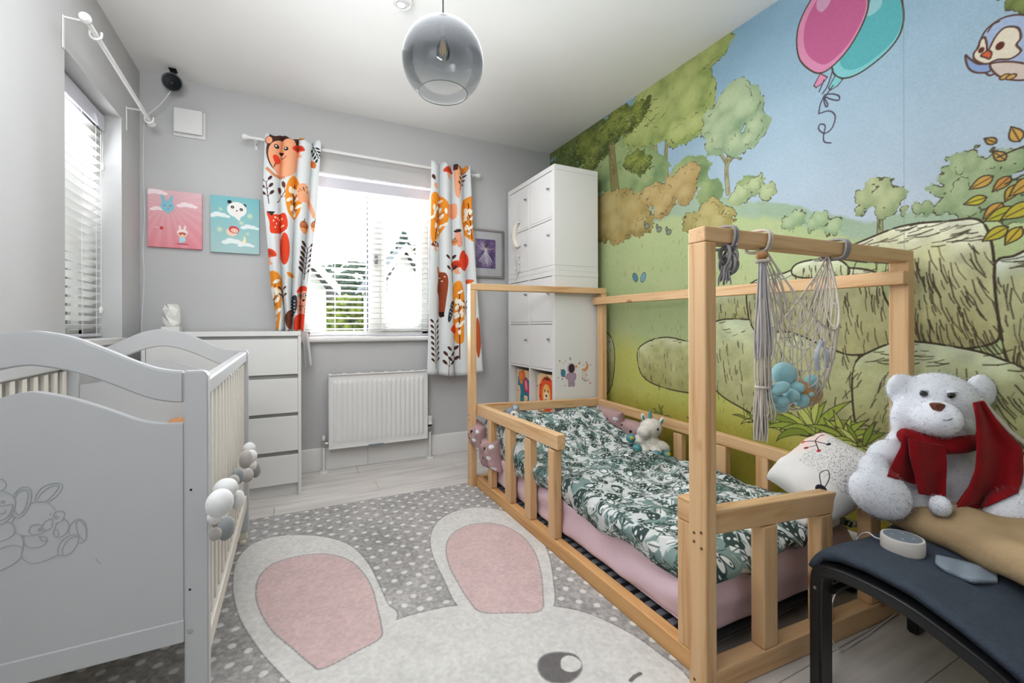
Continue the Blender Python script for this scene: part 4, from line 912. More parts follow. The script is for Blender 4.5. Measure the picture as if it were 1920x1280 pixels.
# printed fabric bins in the open cubes
def bin_print(kind):
    c = Canvas(0, .31, 0, .32, .0011, '#e2c79c')
    R = random.Random(4 if kind else 9)
    for k in range(26): c.ell(R.uniform(0, .31), R.uniform(0, .32), .007, .009, R.choice(['#4a5a55', '#c98a3e', '#7d5a3a', '#d65a3a']), rot=R.uniform(0, 3))
    if kind == 0:    # elephant
        B, D = '#2f7f98', '#1f5a74'
        c.poly(smoothline([(.06, .04), (.07, .12), (.05, .20), (.09, .255), (.15, .26), (.22, .23), (.26, .16), (.25, .04), (.20, .03), (.195, .09), (.13, .09), (.125, .03), (.08, .03)], 5, True), B, line=D)
        c.poly(smoothline([(.07, .20), (.03, .17), (.02, .22), (.035, .27), (.045, .27), (.04, .225), (.055, .21), (.09, .25)], 5, True), B, line=D)
        c.ell(.10, .27, .055, .045, '#e8703a', rot=.3); c.ell(.075, .245, .035, .06, '#e58a45', rot=.2)
        c.ell(.165, .185, .04, .065, '#d23c50', rot=.25, line='#8d2740'); c.ell(.17, .185, .022, .045, '#e98a9a', rot=.25); c.ell(.22, .15, .03, .045, '#b03a64')
        c.ell(.09, .225, .006, .006, '#101010'); c.ell(.24, .27, .022, .016, '#3a4440'); c.ell(.28, .235, .018, .016, '#2f3a38')
    else:            # lion
        for k in range(26):
            a = k / 26 * 6.28; c.ell(.155 + .085 * math.cos(a), .155 + .105 * math.sin(a), .042, .026, ['#d8442a', '#e5602e', '#c53424'][k % 3], rot=a)
        c.ell(.155, .155, .10, .12, '#e0552b'); c.ell(.145, .15, .062, .088, '#efb46a', line='#c8702e'); c.ell(.145, .13, .035, .045, '#f0d8b8')
        for s in (-1, 1): c.ell(.145 + s * .026, .18, .007, .010, '#241510'); c.line([(.145, .115), (.145 + s * .018, .10), (.145 + s * .028, .108)], '#3a2018', .005)
        c.ell(.145, .14, .014, .010, '#2c1812'); c.poly([(.12, .27), (.13, .30), (.142, .275), (.155, .31), (.168, .275), (.18, .30), (.19, .27)], '#2c2a28')
        c.ell(.285, .25, .022, .03, '#39474a'); c.ell(.27, .10, .018, .02, '#4c5a50')
    return c
for ci, (kind, lb) in enumerate(((1, 'cream fabric storage bin with a red lion face, in the cube cabinet'), (0, 'cream fabric storage bin with a blue elephant, in the cube cabinet'))):
    ya = KY0 + .038 + ci * .353; yb = ya + .325; z0 = .038 + 1 * (.336 + .016) + .002
    c = bin_print(kind); bmtl = painted('bin_print_%s' % ('lion' if kind else 'elephant'), c, .8, bump=.2, bscale=500)
    t = thing('storage_bin', lb, 'storage box', (KX0 + .2, (ya + yb) / 2, z0), 'printed bins in the cube cabinet')
    xf = KX0 + .055
    fp = box('front_panel', xf, xf + .008, ya + .012, yb - .008, z0, z0 + .30, bmtl, t, .003)
    set_uv(fp, lambda x, y, z: ((yb - .008 - y) / .305 if False else (y - yb + .008) / -.305, (z - z0) / .30))
    mb = mat('bin_cloth', '#d8bf96', .9); mi = mat('bin_inside', '#5b5a3a', .9)
    box('side_panel', xf + .008, KX1 - .02, ya + .012, ya + .018, z0, z0 + .295, mb, t, .002); box('side_panel', xf + .008, KX1 - .02, yb - .014, yb - .008, z0, z0 + .295, mb, t, .002)
    box('base_panel', xf + .008, KX1 - .02, ya + .018, yb - .014, z0, z0 + .006, mb, t, 0); box('back_panel', KX1 - .028, KX1 - .02, ya + .018, yb - .014, z0, z0 + .295, mi, t, 0)
# astronaut sticker on the cabinet side
st = Canvas(0, .30, 0, .24, .0009, '#d8d6d2')
def alpha_of(c0, c): return (np.abs(c.img - srgb(c0)).sum(2) > .03).astype(np.float32)
R = random.Random(2)
for k in range(24): q = R.uniform(.003, .0065); st.ell(R.uniform(.01, .29), R.uniform(.06, .23), q, q, R.choice(['#d0956a', '#b98a78', '#c9b08a', '#a98f8a']))
st.ell(.118, .165, .032, .032, '#b9a6b4'); st.ell(.122, .165, .025, .026, '#3b2a33'); st.poly(smoothline([(.09, .135), (.15, .135), (.155, .10), (.145, .095), (.145, .06), (.125, .06), (.122, .08), (.115, .06), (.098, .06), (.095, .095), (.085, .11)], 4, True), '#a990a6', line='#6d5670', lw=.002)
st.ell(.055, .14, .018, .022, '#3f7f98', line='#2a5a70', lw=.002); st.line([(.055, .118), (.075, .12), (.092, .13)], '#8a6f86', .004); st.ell(.16, .175, .009, .009, '#d99a56')
st.poly(smoothline([(.235, .205), (.255, .19), (.26, .165), (.245, .148), (.22, .145), (.205, .158), (.228, .160), (.243, .175), (.242, .19)], 4, True), '#d99468')
for x, y in ((.21, .10), (.225, .09), (.24, .085)): st.line([(x, .15), (x, y)], '#b07a5e', .0015); st.ell(x, y, .005, .005, '#8a6a80')
al = alpha_of('#d8d6d2', st)
m_st = painted('sticker_print', st, .5, alpha=al)
s0 = at(1043, 745, 'y', KY0 - .001); s1 = at(1112, 665, 'y', KY0 - .001)
me = raw([(s0[0], KY0 - .0012, s0[2]), (s1[0], KY0 - .0012, s0[2]), (s1[0], KY0 - .0012, s1[2]), (s0[0], KY0 - .0012, s1[2])], [(0, 1, 2, 3)])
o = link('wall_sticker', me, m_st); set_uv(o, lambda x, y, z: ((x - s0[0]) / (s1[0] - s0[0]), (z - s0[2]) / (s1[2] - s0[2]))); tagit(o, 'small astronaut and moon sticker on the side of the tall cube cabinet', 'sticker')
# moon hanging on the cabinet doors
mc = at(971, 440, 'x', KX0 - .012)
t = thing('moon_hanging', 'cream macrame crescent moon hanging on the stacked cube cabinet doors', 'wall hanging', (KX0 - .012, mc[1], mc[2]))
m_cream = mat('cream_rope', '#d9d3c8', .9, bump=.3, bscale=300)
ang = np.linspace(math.radians(75), math.radians(-255) + math.radians(75) + math.radians(75), 26); ang = np.linspace(math.radians(70), math.radians(290), 28)
tube('crescent', [(KX0 - .012, mc[1] + .02 - .085 * math.cos(a), mc[2] + .105 * math.sin(a)) if False else (KX0 - .012, mc[1] - .01 - .075 * math.cos(a), mc[2] + .10 * math.sin(a)) for a in ang], [.003 + .024 * math.sin(math.pi * i / 27) for i in range(28)], m_cream, t, 8)
tube('hanging_cord', [(KX0 - .012, mc[1] + .0, mc[2] + .27), (KX0 - .012, mc[1] + .01, mc[2] + .10)], .0012, m_cream, t, 5)
for k, (dy, dz) in enumerate(((-.03, -.30), (.0, -.42), (.03, -.36))):
    tube('bead_string', [(KX0 - .012, mc[1] + dy + .02, mc[2] - .095), (KX0 - .012, mc[1] + dy + .02, mc[2] + dz)], .001, m_cream, t, 5)
    for j in range(3): ell('bead', (KX0 - .013, mc[1] + dy + .02, mc[2] - .12 + (dz + .12) * (j + 1) / 3), (.006, .012, .014), mat('pearl_bead', '#d5cfca', .3), t, u=10, v=8)

# ================================================================== chest of drawers
CX0, CX1, CYF, CYB = -2.925, -2.124, -.45, -.025
t = thing('chest_of_drawers', 'white four drawer chest under the left curtain, behind the cot', 'chest of drawers', ((CX0 + CX1) / 2, (CYF + CYB) / 2, 0))
box('side_panel', CX0, CX0 + .018, CYF, CYB, 0, 1.004, m_white, t, .001); box('side_panel', CX1 - .018, CX1, CYF, CYB, 0, 1.004, m_white, t, .001)
box('top_panel', CX0, CX1, CYF, CYB, 1.005, 1.033, m_white, t, .0015); box('back_panel', CX0 + .018, CX1 - .018, CYB - .006, CYB, .05, 1.004, m_white, t, 0)
box('plinth', CX0 + .018, CX1 - .018, CYF + .03, CYF + .045, 0, .075, m_white, t, .001)
m_gap = mat('drawer_gap', '#a3a2a0', .7)
for a, b in ((.078, .257), (.283, .500), (.522, .738), (.764, .986)):
    d = box('drawer', CX0 + .020, CX1 - .019, CYF - .0, CYF + .016, a, b, m_door, t, .0015); box('drawer_recess', CX0 + .020, CX1 - .019, CYF + .02, CYF + .03, b - .01, b + .03, m_gap, d, 0)
# faceted white lamp on it
lx = (at(303, 600, 'y', -.2)[0] + at(340, 600, 'y', -.2)[0]) / 2
t = thing('table_lamp', 'small white faceted table lamp on the chest of drawers', 'lamp', (lx, -.2, 1.033))
bm = bmesh.new(); R = random.Random(1); rings = []
for k, (r, z) in enumerate(((.040, 1.068), (.046, 1.09), (.044, 1.13), (.045, 1.17), (.034, 1.203))):
    rings.append([bm.verts.new((lx + r * R.uniform(.93, 1.05) * math.cos(i * 1.047 + (k % 2) * .52), -.2 + r * math.sin(i * 1.047 + (k % 2) * .52), z)) for i in range(6)])
for A, B in zip(rings, rings[1:]):
    for i in range(6): bm.faces.new((A[i], A[(i + 1) % 6], B[i])); bm.faces.new((A[(i + 1) % 6], B[(i + 1) % 6], B[i]))
bm.faces.new(rings[-1]); link('lamp_shade', bm_me(bm), mat('paper_shade', '#dcdad6', .7, bump=.1, bscale=120), t)
box('lamp_base', lx - .045, lx + .045, -.245, -.155, 1.0335, 1.066, mat('lamp_base_white', '#cfcdc9', .5), t, .006, 2)

# ================================================================== pictures
def rectcanvas(c, fn): fn(c); return c
def pinkpic():
    c = Canvas(0, 1, 0, 1.2, .004, '#dc8f9a'); X, Y = np.meshgrid((np.arange(c.w) + .5) * c.res, (np.arange(c.h) + .5) * c.res)
    g = np.clip(Y / 1.2, 0, 1); c.img[:] = srgb('#dc8690') * (1 - g[..., None]) + srgb('#dab4b9') * g[..., None]
    a = np.arctan2(X - .35, .95 - Y); r = (np.sin(a * 24) > .2) & (np.hypot(X - .35, Y - .95) > .25); c.img[r] = c.img[r] * .86 + .14 * srgb('#f2cdd0')
    def cloud(x, y, s, col='#efdde0'):
        for dx, dy, r in ((-.12, 0, .06), (-.04, .03, .08), (.05, .02, .07), (.13, 0, .05)): c.ell(x + dx * s, y + dy * s, r * s, r * s * .55, col, soft=.01)
    cloud(.15, 1.12, 1.2); cloud(.72, .90, 1.1); cloud(.20, .78, .9)
    B = '#86bccb'
    for s in (-1, 1): c.ell(.35 + s * .07, 1.0, .035, .10, B, rot=-s * .25)
    c.ell(.36, .86, .125, .12, B); c.poly([(.33, .75), (.38, .69), (.40, .75)], B)
    for s in (-1, 1): c.line([(.36 + s * .05 - .018, .87), (.36 + s * .05, .88), (.36 + s * .05 + .018, .87)], '#3a5a6a', .010)
    c.ell(.36, .845, .018, .012, '#e8a0a8'); c.line([(.36, .83), (.38, .815)], '#3a5a6a', .006)
    for s in (-1, 1): c.ell(.63 + s * .045, .43, .02, .06, '#f0dfe0', rot=-s * .15)
    c.ell(.63, .33, .10, .075, '#f0dfe0'); c.ell(.63, .29, .08, .055, '#efc4a8'); c.poly([(.55, .32), (.63, .34), (.71, .32), (.70, .30), (.56, .30)], '#b8504a')
    for s in (-1, 1): c.ell(.63 + s * .035, .285, .010, .012, '#33221f')
    c.poly([(.58, .24), (.68, .24), (.69, .15), (.65, .15), (.645, .09), (.635, .15), (.60, .09), (.57, .15)], '#a9d5e0'); c.ell(.63, .09, .12, .014, '#b0505c')
    c.ell(.25, .40, .035, .035, '#c8454a'); c.line([(.20, .40), (.14, .42)], '#efdde0', .01); return c
def tealpic():
    c = Canvas(0, 1, 0, 1.25, .004, '#7fc0c6'); X, Y = np.meshgrid((np.arange(c.w) + .5) * c.res, (np.arange(c.h) + .5) * c.res)
    g = np.clip(Y / 1.25, 0, 1); c.img[:] = srgb('#a9c6c4') * (1 - g[..., None]) + srgb('#7bb9bf') * g[..., None]
    for x, y, r in ((.80, .85, .05), (.62, .68, .04), (.18, .50, .05), (.75, .45, .03), (.2, .95, .03)): c.ell(x, y, r, r, '#dfe6b8', soft=.05, a=.7)
    def cloud(x, y, s):
        for dx, dy, r in ((-.12, 0, .06), (-.04, .03, .08), (.05, .02, .07), (.13, 0, .05)): c.ell(x + dx * s, y + dy * s, r * s, r * s * .55, '#e2eae8', soft=.01)
    cloud(.18, .80, 1.2); cloud(.80, .58, 1.1); cloud(.45, .23, 1.3); cloud(.72, .18, 1)
    for s in (-1, 1): c.ell(.53 + s * .15, 1.10 - s * .03, .045, .04, '#2a2a2c')
    c.ell(.53, .97, .20, .17, '#ebe9e4'); c.poly([(.44, .84), (.58, .72), (.63, .86)], '#ebe9e4')
    for s in (-1, 1): c.ell(.53 + s * .09, 1.0 - s * .02, .035, .032, '#2a2a2c'); c.ell(.53 + s * .09, 1.0 - s * .02, .010, .010, '#e8e8e8')
    c.ell(.53, .945, .02, .014, '#8a3a44')
    c.ell(.42, .46, .11, .09, '#e8c9b4', rot=-.3); c.ell(.47, .52, .11, .08, '#c7505a', rot=-.2); c.ell(.48, .50, .075, .045, '#f0cdb2', rot=-.15)
    for dx in (-.03, .03): c.ell(.48 + dx, .495, .009, .008, '#3a2a26')
    c.poly(smoothline([(.68, .40), (.72, .30), (.68, .22), (.62, .24), (.66, .30)], 4, True), '#efe0b0')
    return c
def flatpic(name, label, cvs, x0, x1, z0, z1, tilt=0):
    m = painted(name + '_print', cvs, .75, bump=.1, bscale=700); y0, y1 = -.022, -.001
    o = box(name, x0, x1, y0, y1, z0, z1, m, None, .0015)
    set_uv(o, lambda x, y, z: ((x - x0) / (x1 - x0), (z - z0) / (z1 - z0))); tagit(o, label, 'picture', 'canvas prints on the far wall'); return o
flatpic('canvas_print', 'pink canvas print with a blue bunny balloon, nearer the corner', pinkpic(), -2.995, -2.708, 1.576, 1.945)
flatpic('canvas_print', 'turquoise canvas print with a panda balloon, beside the left curtain', tealpic(), -2.661, -2.377, 1.566, 1.948)
fc = Canvas(0, 1, 0, 1.38, .005, '#6b4a86'); nn = fc.noise(.2, 3, 4); n2 = fc.noise(.05, 5, 3)
fc.img[:] = mix(srgb('#54346f'), srgb('#9b7fb4'), np.clip(nn * 2 - .5, 0, 1)); fc.img += ((n2 - .5) * .25)[..., None]
R = random.Random(6)
for k in range(60): a = R.uniform(-.75, .75); l_ = R.uniform(.5, .78); fc.line([(.5, .85), (.5 + l_ * math.sin(a) * .75, .85 - l_ * math.cos(a))], R.choice(['#d9cfe4', '#b9a8d0', '#e8e2ee']), .018, .8)
for k in range(26): a = R.uniform(1.6, 3.0); l_ = R.uniform(.2, .5); fc.line([(.45, .85), (.45 + l_ * math.cos(a), .85 + l_ * math.sin(a))], '#d7cde6', .012, .8)
fc.poly([(.42, .62), (.60, .62), (.58, .95), (.46, .95)], '#e9e4ec'); fc.ell(.52, 1.02, .065, .075, '#c99a80'); fc.ell(.53, 1.05, .075, .06, '#5d3b3a'); fc.line([(.56, .92), (.75, .90), (.88, .98)], '#d2a992', .04)
t = thing('framed_picture', 'silver framed purple fairy painting beside the cube cabinet', 'picture', (-.65, 0, 1.69))
fx0_, fx1_, fz0_, fz1_ = -.835, -.492, 1.482, 1.905
m_frame = mat('pewter_frame', '#8d8883', .4, .5)
for a, b, c, d in ((fx0_, fx1_, fz1_ - .018, fz1_), (fx0_, fx1_, fz0_, fz0_ + .018), (fx0_, fx0_ + .018, fz0_ + .018, fz1_ - .018), (fx1_ - .018, fx1_, fz0_ + .018, fz1_ - .018)): box('frame_bar', a, b, -.024, -.001, c, d, m_frame, t, .002)
box('mount', fx0_ + .018, fx1_ - .018, -.012, -.008, fz0_ + .018, fz1_ - .018, mat('mount_board', '#dedde0', .8), t, 0)
im = box('painting', fx0_ + .078, fx1_ - .078, -.0125, -.0118, fz0_ + .085, fz1_ - .085, painted('fairy_print', fc, .7), t, 0); set_uv(im, lambda x, y, z: ((x - fx0_ - .078) / (fx1_ - fx0_ - .156), (z - fz0_ - .085) / (fz1_ - fz0_ - .17)))
box('glazing', fx0_ + .018, fx1_ - .018, -.0165, -.0155, fz0_ + .018, fz1_ - .018, glassy('picture_glass', (.98, .98, .98)), t, 0)
# ================================================================== curtains
def curtain_canvas(x0, x1, z0, z1): return Canvas(x0, x1, z0, z1, .0017, '#d3d6d6')
def K(u, v): p = at(u, v, 'y', -.09); return (p[0], p[2])
def KL(L_): return [K(*p) for p in L_]
BR, OR, RD, PE, DKR = '#6a3c2c', '#e08a2e', '#d8452a', '#e5a27c', '#4a2f2a'
def twig(c, base, tip, n, col=DKR, r=.014, alt=1):
    b, t_ = np.array(K(*base)), np.array(K(*tip)); c.line([tuple(b), tuple(t_)], col, .0045); d = t_ - b; a0 = math.atan2(d[1], d[0])
    for i in range(n):
        p = b + d * (i + 1) / n
        for s in (-1, 1):
            a = a0 + s * .75; q = p + np.array([math.cos(a), math.sin(a)]) * r * 2.4; c.line([tuple(p), tuple(q)], col, .003); c.ell(q[0], q[1], r * 1.15, r * .55, col, rot=a)
def leaf(c, u, v, ang, l_, col, line=None):
    x, y = K(u, v); L1, L2 = [], []
    for i in range(9):
        t_ = i / 8; w_ = l_ * .25 * math.sin(math.pi * t_ ** .8); L1.append((x + l_ * t_ * math.cos(ang) - w_ * math.sin(ang), y + l_ * t_ * math.sin(ang) + w_ * math.cos(ang))); L2.append((x + l_ * t_ * math.cos(ang) + w_ * math.sin(ang), y + l_ * t_ * math.sin(ang) - w_ * math.cos(ang)))
    c.poly(L1 + L2[::-1], col, 1, line, .003)
def treeleafy(c, outline, stem, col=OR, leaves='#e9e2d2', stemc=BR, n=9):
    P = smoothline(KL(outline), 5, True); c.poly(P, col, 1); A = np.array(P); s = [np.array(K(*q)) for q in stem]; c.line([tuple(s[0]), tuple(s[-1])], stemc, .008)
    cx, cy = A.mean(0); R = random.Random(int(outline[0][0]))
    for k in range(n):
        a = k * 2.4; rr = .35 + .35 * (k % 3) / 2; px_, py_ = cx + (A[:, 0].max() - cx) * rr * math.cos(a), cy + (A[:, 1].max() - cy) * rr * math.sin(a) * .95
        c.line([(px_, py_), (cx + (px_ - cx) * .2, py_ - .04)], stemc, .004); c.ell(px_, py_, .024, .011, leaves, rot=1.1 + .5 * math.sin(k))
def mush(c, u, v, s, cap=RD, stem=PE, lines=True, spots=False):
    x, y = K(u, v); c.poly(smoothline([(x - .3 * s, y - .1 * s), (x - .18 * s, y - .9 * s), (x + .1 * s, y - 1.05 * s), (x + .42 * s, y - .95 * s), (x + .2 * s, y - .6 * s), (x + .2 * s, y - .1 * s)], 4, True), stem)
    c.poly(smoothline([(x - .75 * s, y - .08 * s), (x - .6 * s, y + .45 * s), (x, y + .75 * s), (x + .6 * s, y + .45 * s), (x + .75 * s, y - .08 * s), (x, y - .2 * s)], 4, True), cap)
    if lines:
        for k in range(3): c.line(smoothline([(x - (.5 - .12 * k) * s, y + (.12 + .17 * k) * s), (x, y + (.05 + .17 * k) * s), (x + (.5 - .12 * k) * s, y + (.12 + .17 * k) * s)], 4), DKR, .003)
    if spots:
        for k in range(7): c.ell(x + s * .5 * math.cos(k * 2.3) * (.4 + .5 * (k % 2)), y + .22 * s + s * .25 * math.sin(k * 1.7), .09 * s, .09 * s, '#e9e2d2')
def acorn(c, u, v, s, rot=0):
    x, y = K(u, v); c.poly(smoothline([(x - .5 * s, y), (x - .42 * s, y - .6 * s), (x, y - 1.0 * s), (x + .42 * s, y - .6 * s), (x + .5 * s, y)], 4, True), '#dd9a62'); c.poly(smoothline([(x - .55 * s, y - .02 * s), (x - .45 * s, y + .6 * s), (x, y + .9 * s), (x + .45 * s, y + .6 * s), (x + .55 * s, y - .02 * s), (x, y - .15 * s)], 4, True), '#a5552e')
    for k in range(5): c.line([(x - .45 * s + .2 * k * s, y + .05 * s), (x - .25 * s + .15 * k * s, y + .65 * s)], '#e0a070', .003)
    c.line([(x, y + .85 * s), (x + .1 * s, y + 1.25 * s)], DKR, .004)
cl = curtain_canvas(-2.42, -1.90, .72, 2.45)
# hedgehog
cl.poly(smoothline(KL([(505, 262), (512, 252), (545, 254), (560, 262), (556, 290), (540, 330), (512, 320), (500, 290)]), 5, True), DKR)
cl.poly(smoothline(KL([(512, 272), (530, 266), (552, 268), (558, 300), (552, 328), (535, 336), (520, 330), (506, 305), (504, 285)]), 5, True), PE); cl.ell(*K(505, 267), .022, .026, PE, line=DKR, lw=.003)
for u, v, r in ((519, 279, .015), (537, 283, .013)): cl.ell(*K(u, v), r, r, '#2a2624'); cl.ell(*K(u - 1, v - 1), r * .4, r * .4, '#e8e8e8')
cl.ell(*K(528, 291), .015, .011, '#2a1a18'); cl.line(smoothline(KL([(526, 297), (531, 301), (537, 297)]), 4), '#2a1a18', .003); cl.poly(smoothline(KL([(512, 297), (520, 295), (526, 305), (518, 312)]), 4, True), RD); cl.line(KL([(517, 310), (514, 317)]), DKR, .005)
cl.line(smoothline(KL([(502, 320), (515, 332), (532, 336)]), 4), '#c98a64', .02)
leaf(cl, 560, 262, 0, .05, OR, DKR); mush(cl, 560, 285, .05); leaf(cl, 590, 320, 1.9, .07, '#c9713a'); twig(cl, (505, 385), (500, 345), 3, DKR, .016); twig(cl, (520, 382), (535, 362), 2, BR, .02); twig(cl, (585, 272), (596, 300), 4, '#2f2c2c', .012)
treeleafy(cl, [(540, 345), (552, 332), (562, 350), (566, 380), (560, 405), (550, 412), (540, 400), (535, 370)], [(550, 400), (552, 350)])
cl.poly(smoothline(KL([(501, 400), (515, 405), (535, 403), (538, 432), (510, 440), (506, 418)]), 4, True), RD); cl.poly(KL([(501, 399), (516, 400), (510, 408)]), '#33302f'); R = random.Random(4)
for k in range(12): cl.ell(*K(R.uniform(512, 534), R.uniform(408, 430)), .004, .007, '#f0d0b8')
cl.poly(smoothline(KL([(558, 352), (575, 350), (580, 375), (590, 405), (586, 412), (576, 385), (560, 380)]), 5, True), PE)
for k in range(14): cl.ell(*K(R.uniform(560, 577), R.uniform(354, 366)), .004, .003, BR)
acorn(cl, 570, 428, .048); acorn(cl, 590, 428, .045); mush(cl, 504, 480, .062); leaf(cl, 538, 512, -.6, .06, OR)
twig(cl, (570, 525), (577, 468), 6, DKR, .018); cl.ell(*K(534, 468), .03, .11, RD)
treeleafy(cl, [(503, 515), (520, 512), (528, 530), (527, 575), (522, 618), (508, 618), (504, 570)], [(515, 620), (514, 545)], n=12)
twig(cl, (532, 570), (530, 545), 2, DKR, .01)
cl.poly(smoothline(KL([(558, 558), (560, 542), (570, 537), (577, 545), (578, 565), (572, 590), (560, 592), (556, 575)]), 5, True), '#e3a58e'); cl.poly(smoothline(KL([(556, 550), (562, 538), (572, 538), (578, 548), (568, 546)]), 4, True), RD)
for u in (562, 573): cl.ell(*K(u, 555), .014, .015, '#d9d0c4', line=DKR, lw=.003); cl.ell(*K(u, 555), .006, .007, '#2a2624')
cl.poly(KL([(566, 562), (572, 562), (569, 567)]), '#2a1a18'); 
for k in range(16): cl.ell(*K(R.uniform(560, 574), R.uniform(570, 586)), .004, .003, BR)
cl.poly(smoothline(KL([(555, 592), (575, 592), (576, 620), (552, 620)]), 4, True), RD); cl.poly(smoothline(KL([(546, 560), (556, 556), (556, 580), (546, 595)]), 4, True), '#3a3f44')
for k in range(10): cl.ell(*K(547 + (k % 2) * 5, 562 + k * 3), .006, .005, '#d6dadb')
cl.poly(smoothline(KL([(536, 590), (545, 582), (548, 600), (544, 618), (536, 606)]), 4, True), BR)
def curtain(name, label, cvs, xl, xr, zt, zb, folds, depth, drape=None):
    m = painted(name + '_print_' + label[:4].strip(), cvs, .85, bump=.25, bscale=700, spec=.1)
    def f(a, b):
        z = zt(a) + (zb(a) - zt(a)) * b; x = xl(b) + (xr(b) - xl(b)) * a
        k = .75 + .25 * b; y = -.088 - depth * k * folds(a, b); return (x, y, z)
    t = thing(name, label, 'curtain', (xl(0), -.088, 2.35))
    me = grid_mesh(f, 150, 60); o = link('drape', me, m, t, smooth='all'); set_uv(o, lambda x, y, z: cvs.uv(x, z)); sd = o.modifiers.new('cloth thickness', 'SOLIDIFY'); sd.thickness = .0025; sd.offset = 0
    return t
lerp = lambda a, b, t_: a + (b - a) * t_
def rings(t, xs, z):
    for x in xs: tube('eyelet', [(x, -.088 + .021 * math.cos(a), z + .021 * math.sin(a)) for a in np.linspace(0, 2 * math.pi, 20, endpoint=False)], .0038, m_chrome, t, 6, closed=True)
def fold_l(a, b): return abs(math.sin(math.pi * (3.5 * a ** 1.1 + .05) + .25 * math.sin(3 * b))) ** .65 + .05 * math.sin(23 * a + 5 * b)
tb = [(0, 0), (.15, -.004), (1, .055)]
t = curtain('curtain', 'left animal print curtain, its hem gathered on the chest of drawers', cl, lambda b: np.interp(b, [0, .3, .8, .93, 1], [-2.338, -2.35, -2.30, -2.27, -2.275]), lambda b: np.interp(b, [0, .4, .8, 1], [-1.985, -2.02, -2.085, -2.105]), lambda a: 2.375 + .012 * math.cos(a * 20), lambda a: 1.038 + .006 * math.sin(a * 30), fold_l, .075)
rings(t, (-2.33, -2.25, -2.16, -2.07, -2.005), 2.341)
# the corner of the hem that slips down beside the chest
def hemf(a, b):
    x = lerp(-2.112, -2.072, a) + .018 * b * (1 - a) * 0 + .022 * b; z = 1.02 - .26 * b * (1 - .12 * a) ; return (x, -.06 - .05 * a + .012 * math.sin(6 * a), z)
o = link('hem_corner', grid_mesh(hemf, 12, 24), MATS['curtain_print_left'], t, smooth='all'); set_uv(o, lambda x, y, z: cl.uv(x, z)); sd = o.modifiers.new('cloth thickness', 'SOLIDIFY'); sd.thickness = .0025
cr = curtain_canvas(-1.26, -.70, .60, 2.45)
leaf(cr, 808, 330, -1.2, .05, DKR); mush(cr, 838, 325, .055); leaf(cr, 812, 345, -1.3, .06, PE)
treeleafy(cr, [(806, 368), (820, 366), (838, 388), (836, 415), (820, 445), (806, 455), (804, 410)], [(812, 450), (822, 385)], n=12)
cr.poly(smoothline(KL([(838, 388), (852, 385), (852, 410), (838, 410)]), 4, True), PE); cr.poly(smoothline(KL([(850, 310), (858, 308), (862, 345), (856, 375), (850, 360)]), 4, True), PE); cr.poly(KL([(848, 309), (856, 309), (854, 322), (848, 322)]), DKR)
twig(cr, (858, 360), (864, 335), 3, DKR, .012); cr.poly(smoothline(KL([(857, 316), (868, 313), (874, 318), (868, 328), (860, 325)]), 4, True), OR, line=DKR, lw=.003)
treeleafy(cr, [(862, 385), (875, 372), (884, 380), (887, 425), (885, 455), (872, 445), (861, 415)], [(880, 450), (874, 385)], n=11)
mush(cr, 813, 462, .045, '#7a4634', PE, False, True); cr.poly(smoothline(KL([(850, 435), (856, 432), (862, 450), (862, 462), (854, 464)]), 4, True), '#dd9a80'); cr.poly(smoothline(KL([(849, 434), (858, 432), (860, 436), (852, 438)]), 3, True), '#33302f'); acorn(cr, 850, 455, .03)
cr.ell(*K(866, 490), .045, .085, RD); mush(cr, 853, 500, .062); twig(cr, (846, 530), (843, 490), 2, DKR, .018)
cr.poly(smoothline(KL([(816, 502), (822, 510), (832, 514), (836, 530), (832, 565), (828, 592), (822, 592), (822, 560), (817, 545), (820, 520)]), 5, True), '#8d432a'); cr.poly(smoothline(KL([(817, 500), (824, 512), (818, 514)]), 3, True), '#c9714c')
for u, v in ((823, 522), (830, 520), (826, 528)): cr.ell(*K(u, v), .006, .005, '#eccfb4')
cr.poly(KL([(822, 585), (829, 585), (829, 594), (823, 594)]), '#2a1a18')
treeleafy(cr, [(850, 532), (860, 530), (866, 560), (865, 610), (864, 640), (852, 640), (848, 600), (849, 560)], [(858, 672), (857, 545)], n=14)
cr.poly(smoothline(KL([(835, 596), (842, 568), (850, 566), (846, 588), (838, 604)]), 4, True), '#3a3f44')
for k in range(12): cr.ell(*K(840 + (k % 3) * 4, 570 + k * 2.4), .006, .005, '#d6dadb')
cr.poly(smoothline(KL([(840, 618), (850, 608), (852, 625)]), 3, True), RD); twig(cr, (868, 590), (868, 570), 2, DKR, .01); leaf(cr, 868, 530, .2, .08, '#d8693a')
cr.poly(smoothline(KL([(872, 600), (880, 585), (886, 600), (884, 625), (874, 622)]), 4, True), '#a5452e'); cr.ell(*K(878, 612), .02, .03, '#d9b8a8'); cr.poly(smoothline(KL([(888, 598), (893, 605), (896, 640), (892, 670), (888, 650)]), 4, True), '#b0522e')
twig(cr, (814, 690), (812, 608), 8, DKR, .016); twig(cr, (848, 698), (846, 660), 2, DKR, .02); twig(cr, (836, 702), (838, 670), 2, DKR, .02)
def fold_r(a, b): return abs(math.sin(math.pi * (3.3 * a + .2) + .25 * math.sin(2 * b))) ** .65 + .05 * math.sin(21 * a + 4 * b)
t = curtain('curtain', 'right animal print curtain hanging to radiator height behind the bed post', cr, lambda b: np.interp(b, [0, .5, 1], [-1.18, -1.195, -1.225]), lambda b: np.interp(b, [0, .3, .6, 1], [-.855, -.835, -.80, -.755]), lambda a: 2.372 + .012 * math.cos(a * 20), lambda a: .672 + .012 * math.cos(6 * a), fold_r, .075)
rings(t, (-1.165, -1.09, -1.01, -.93, -.87), 2.336)

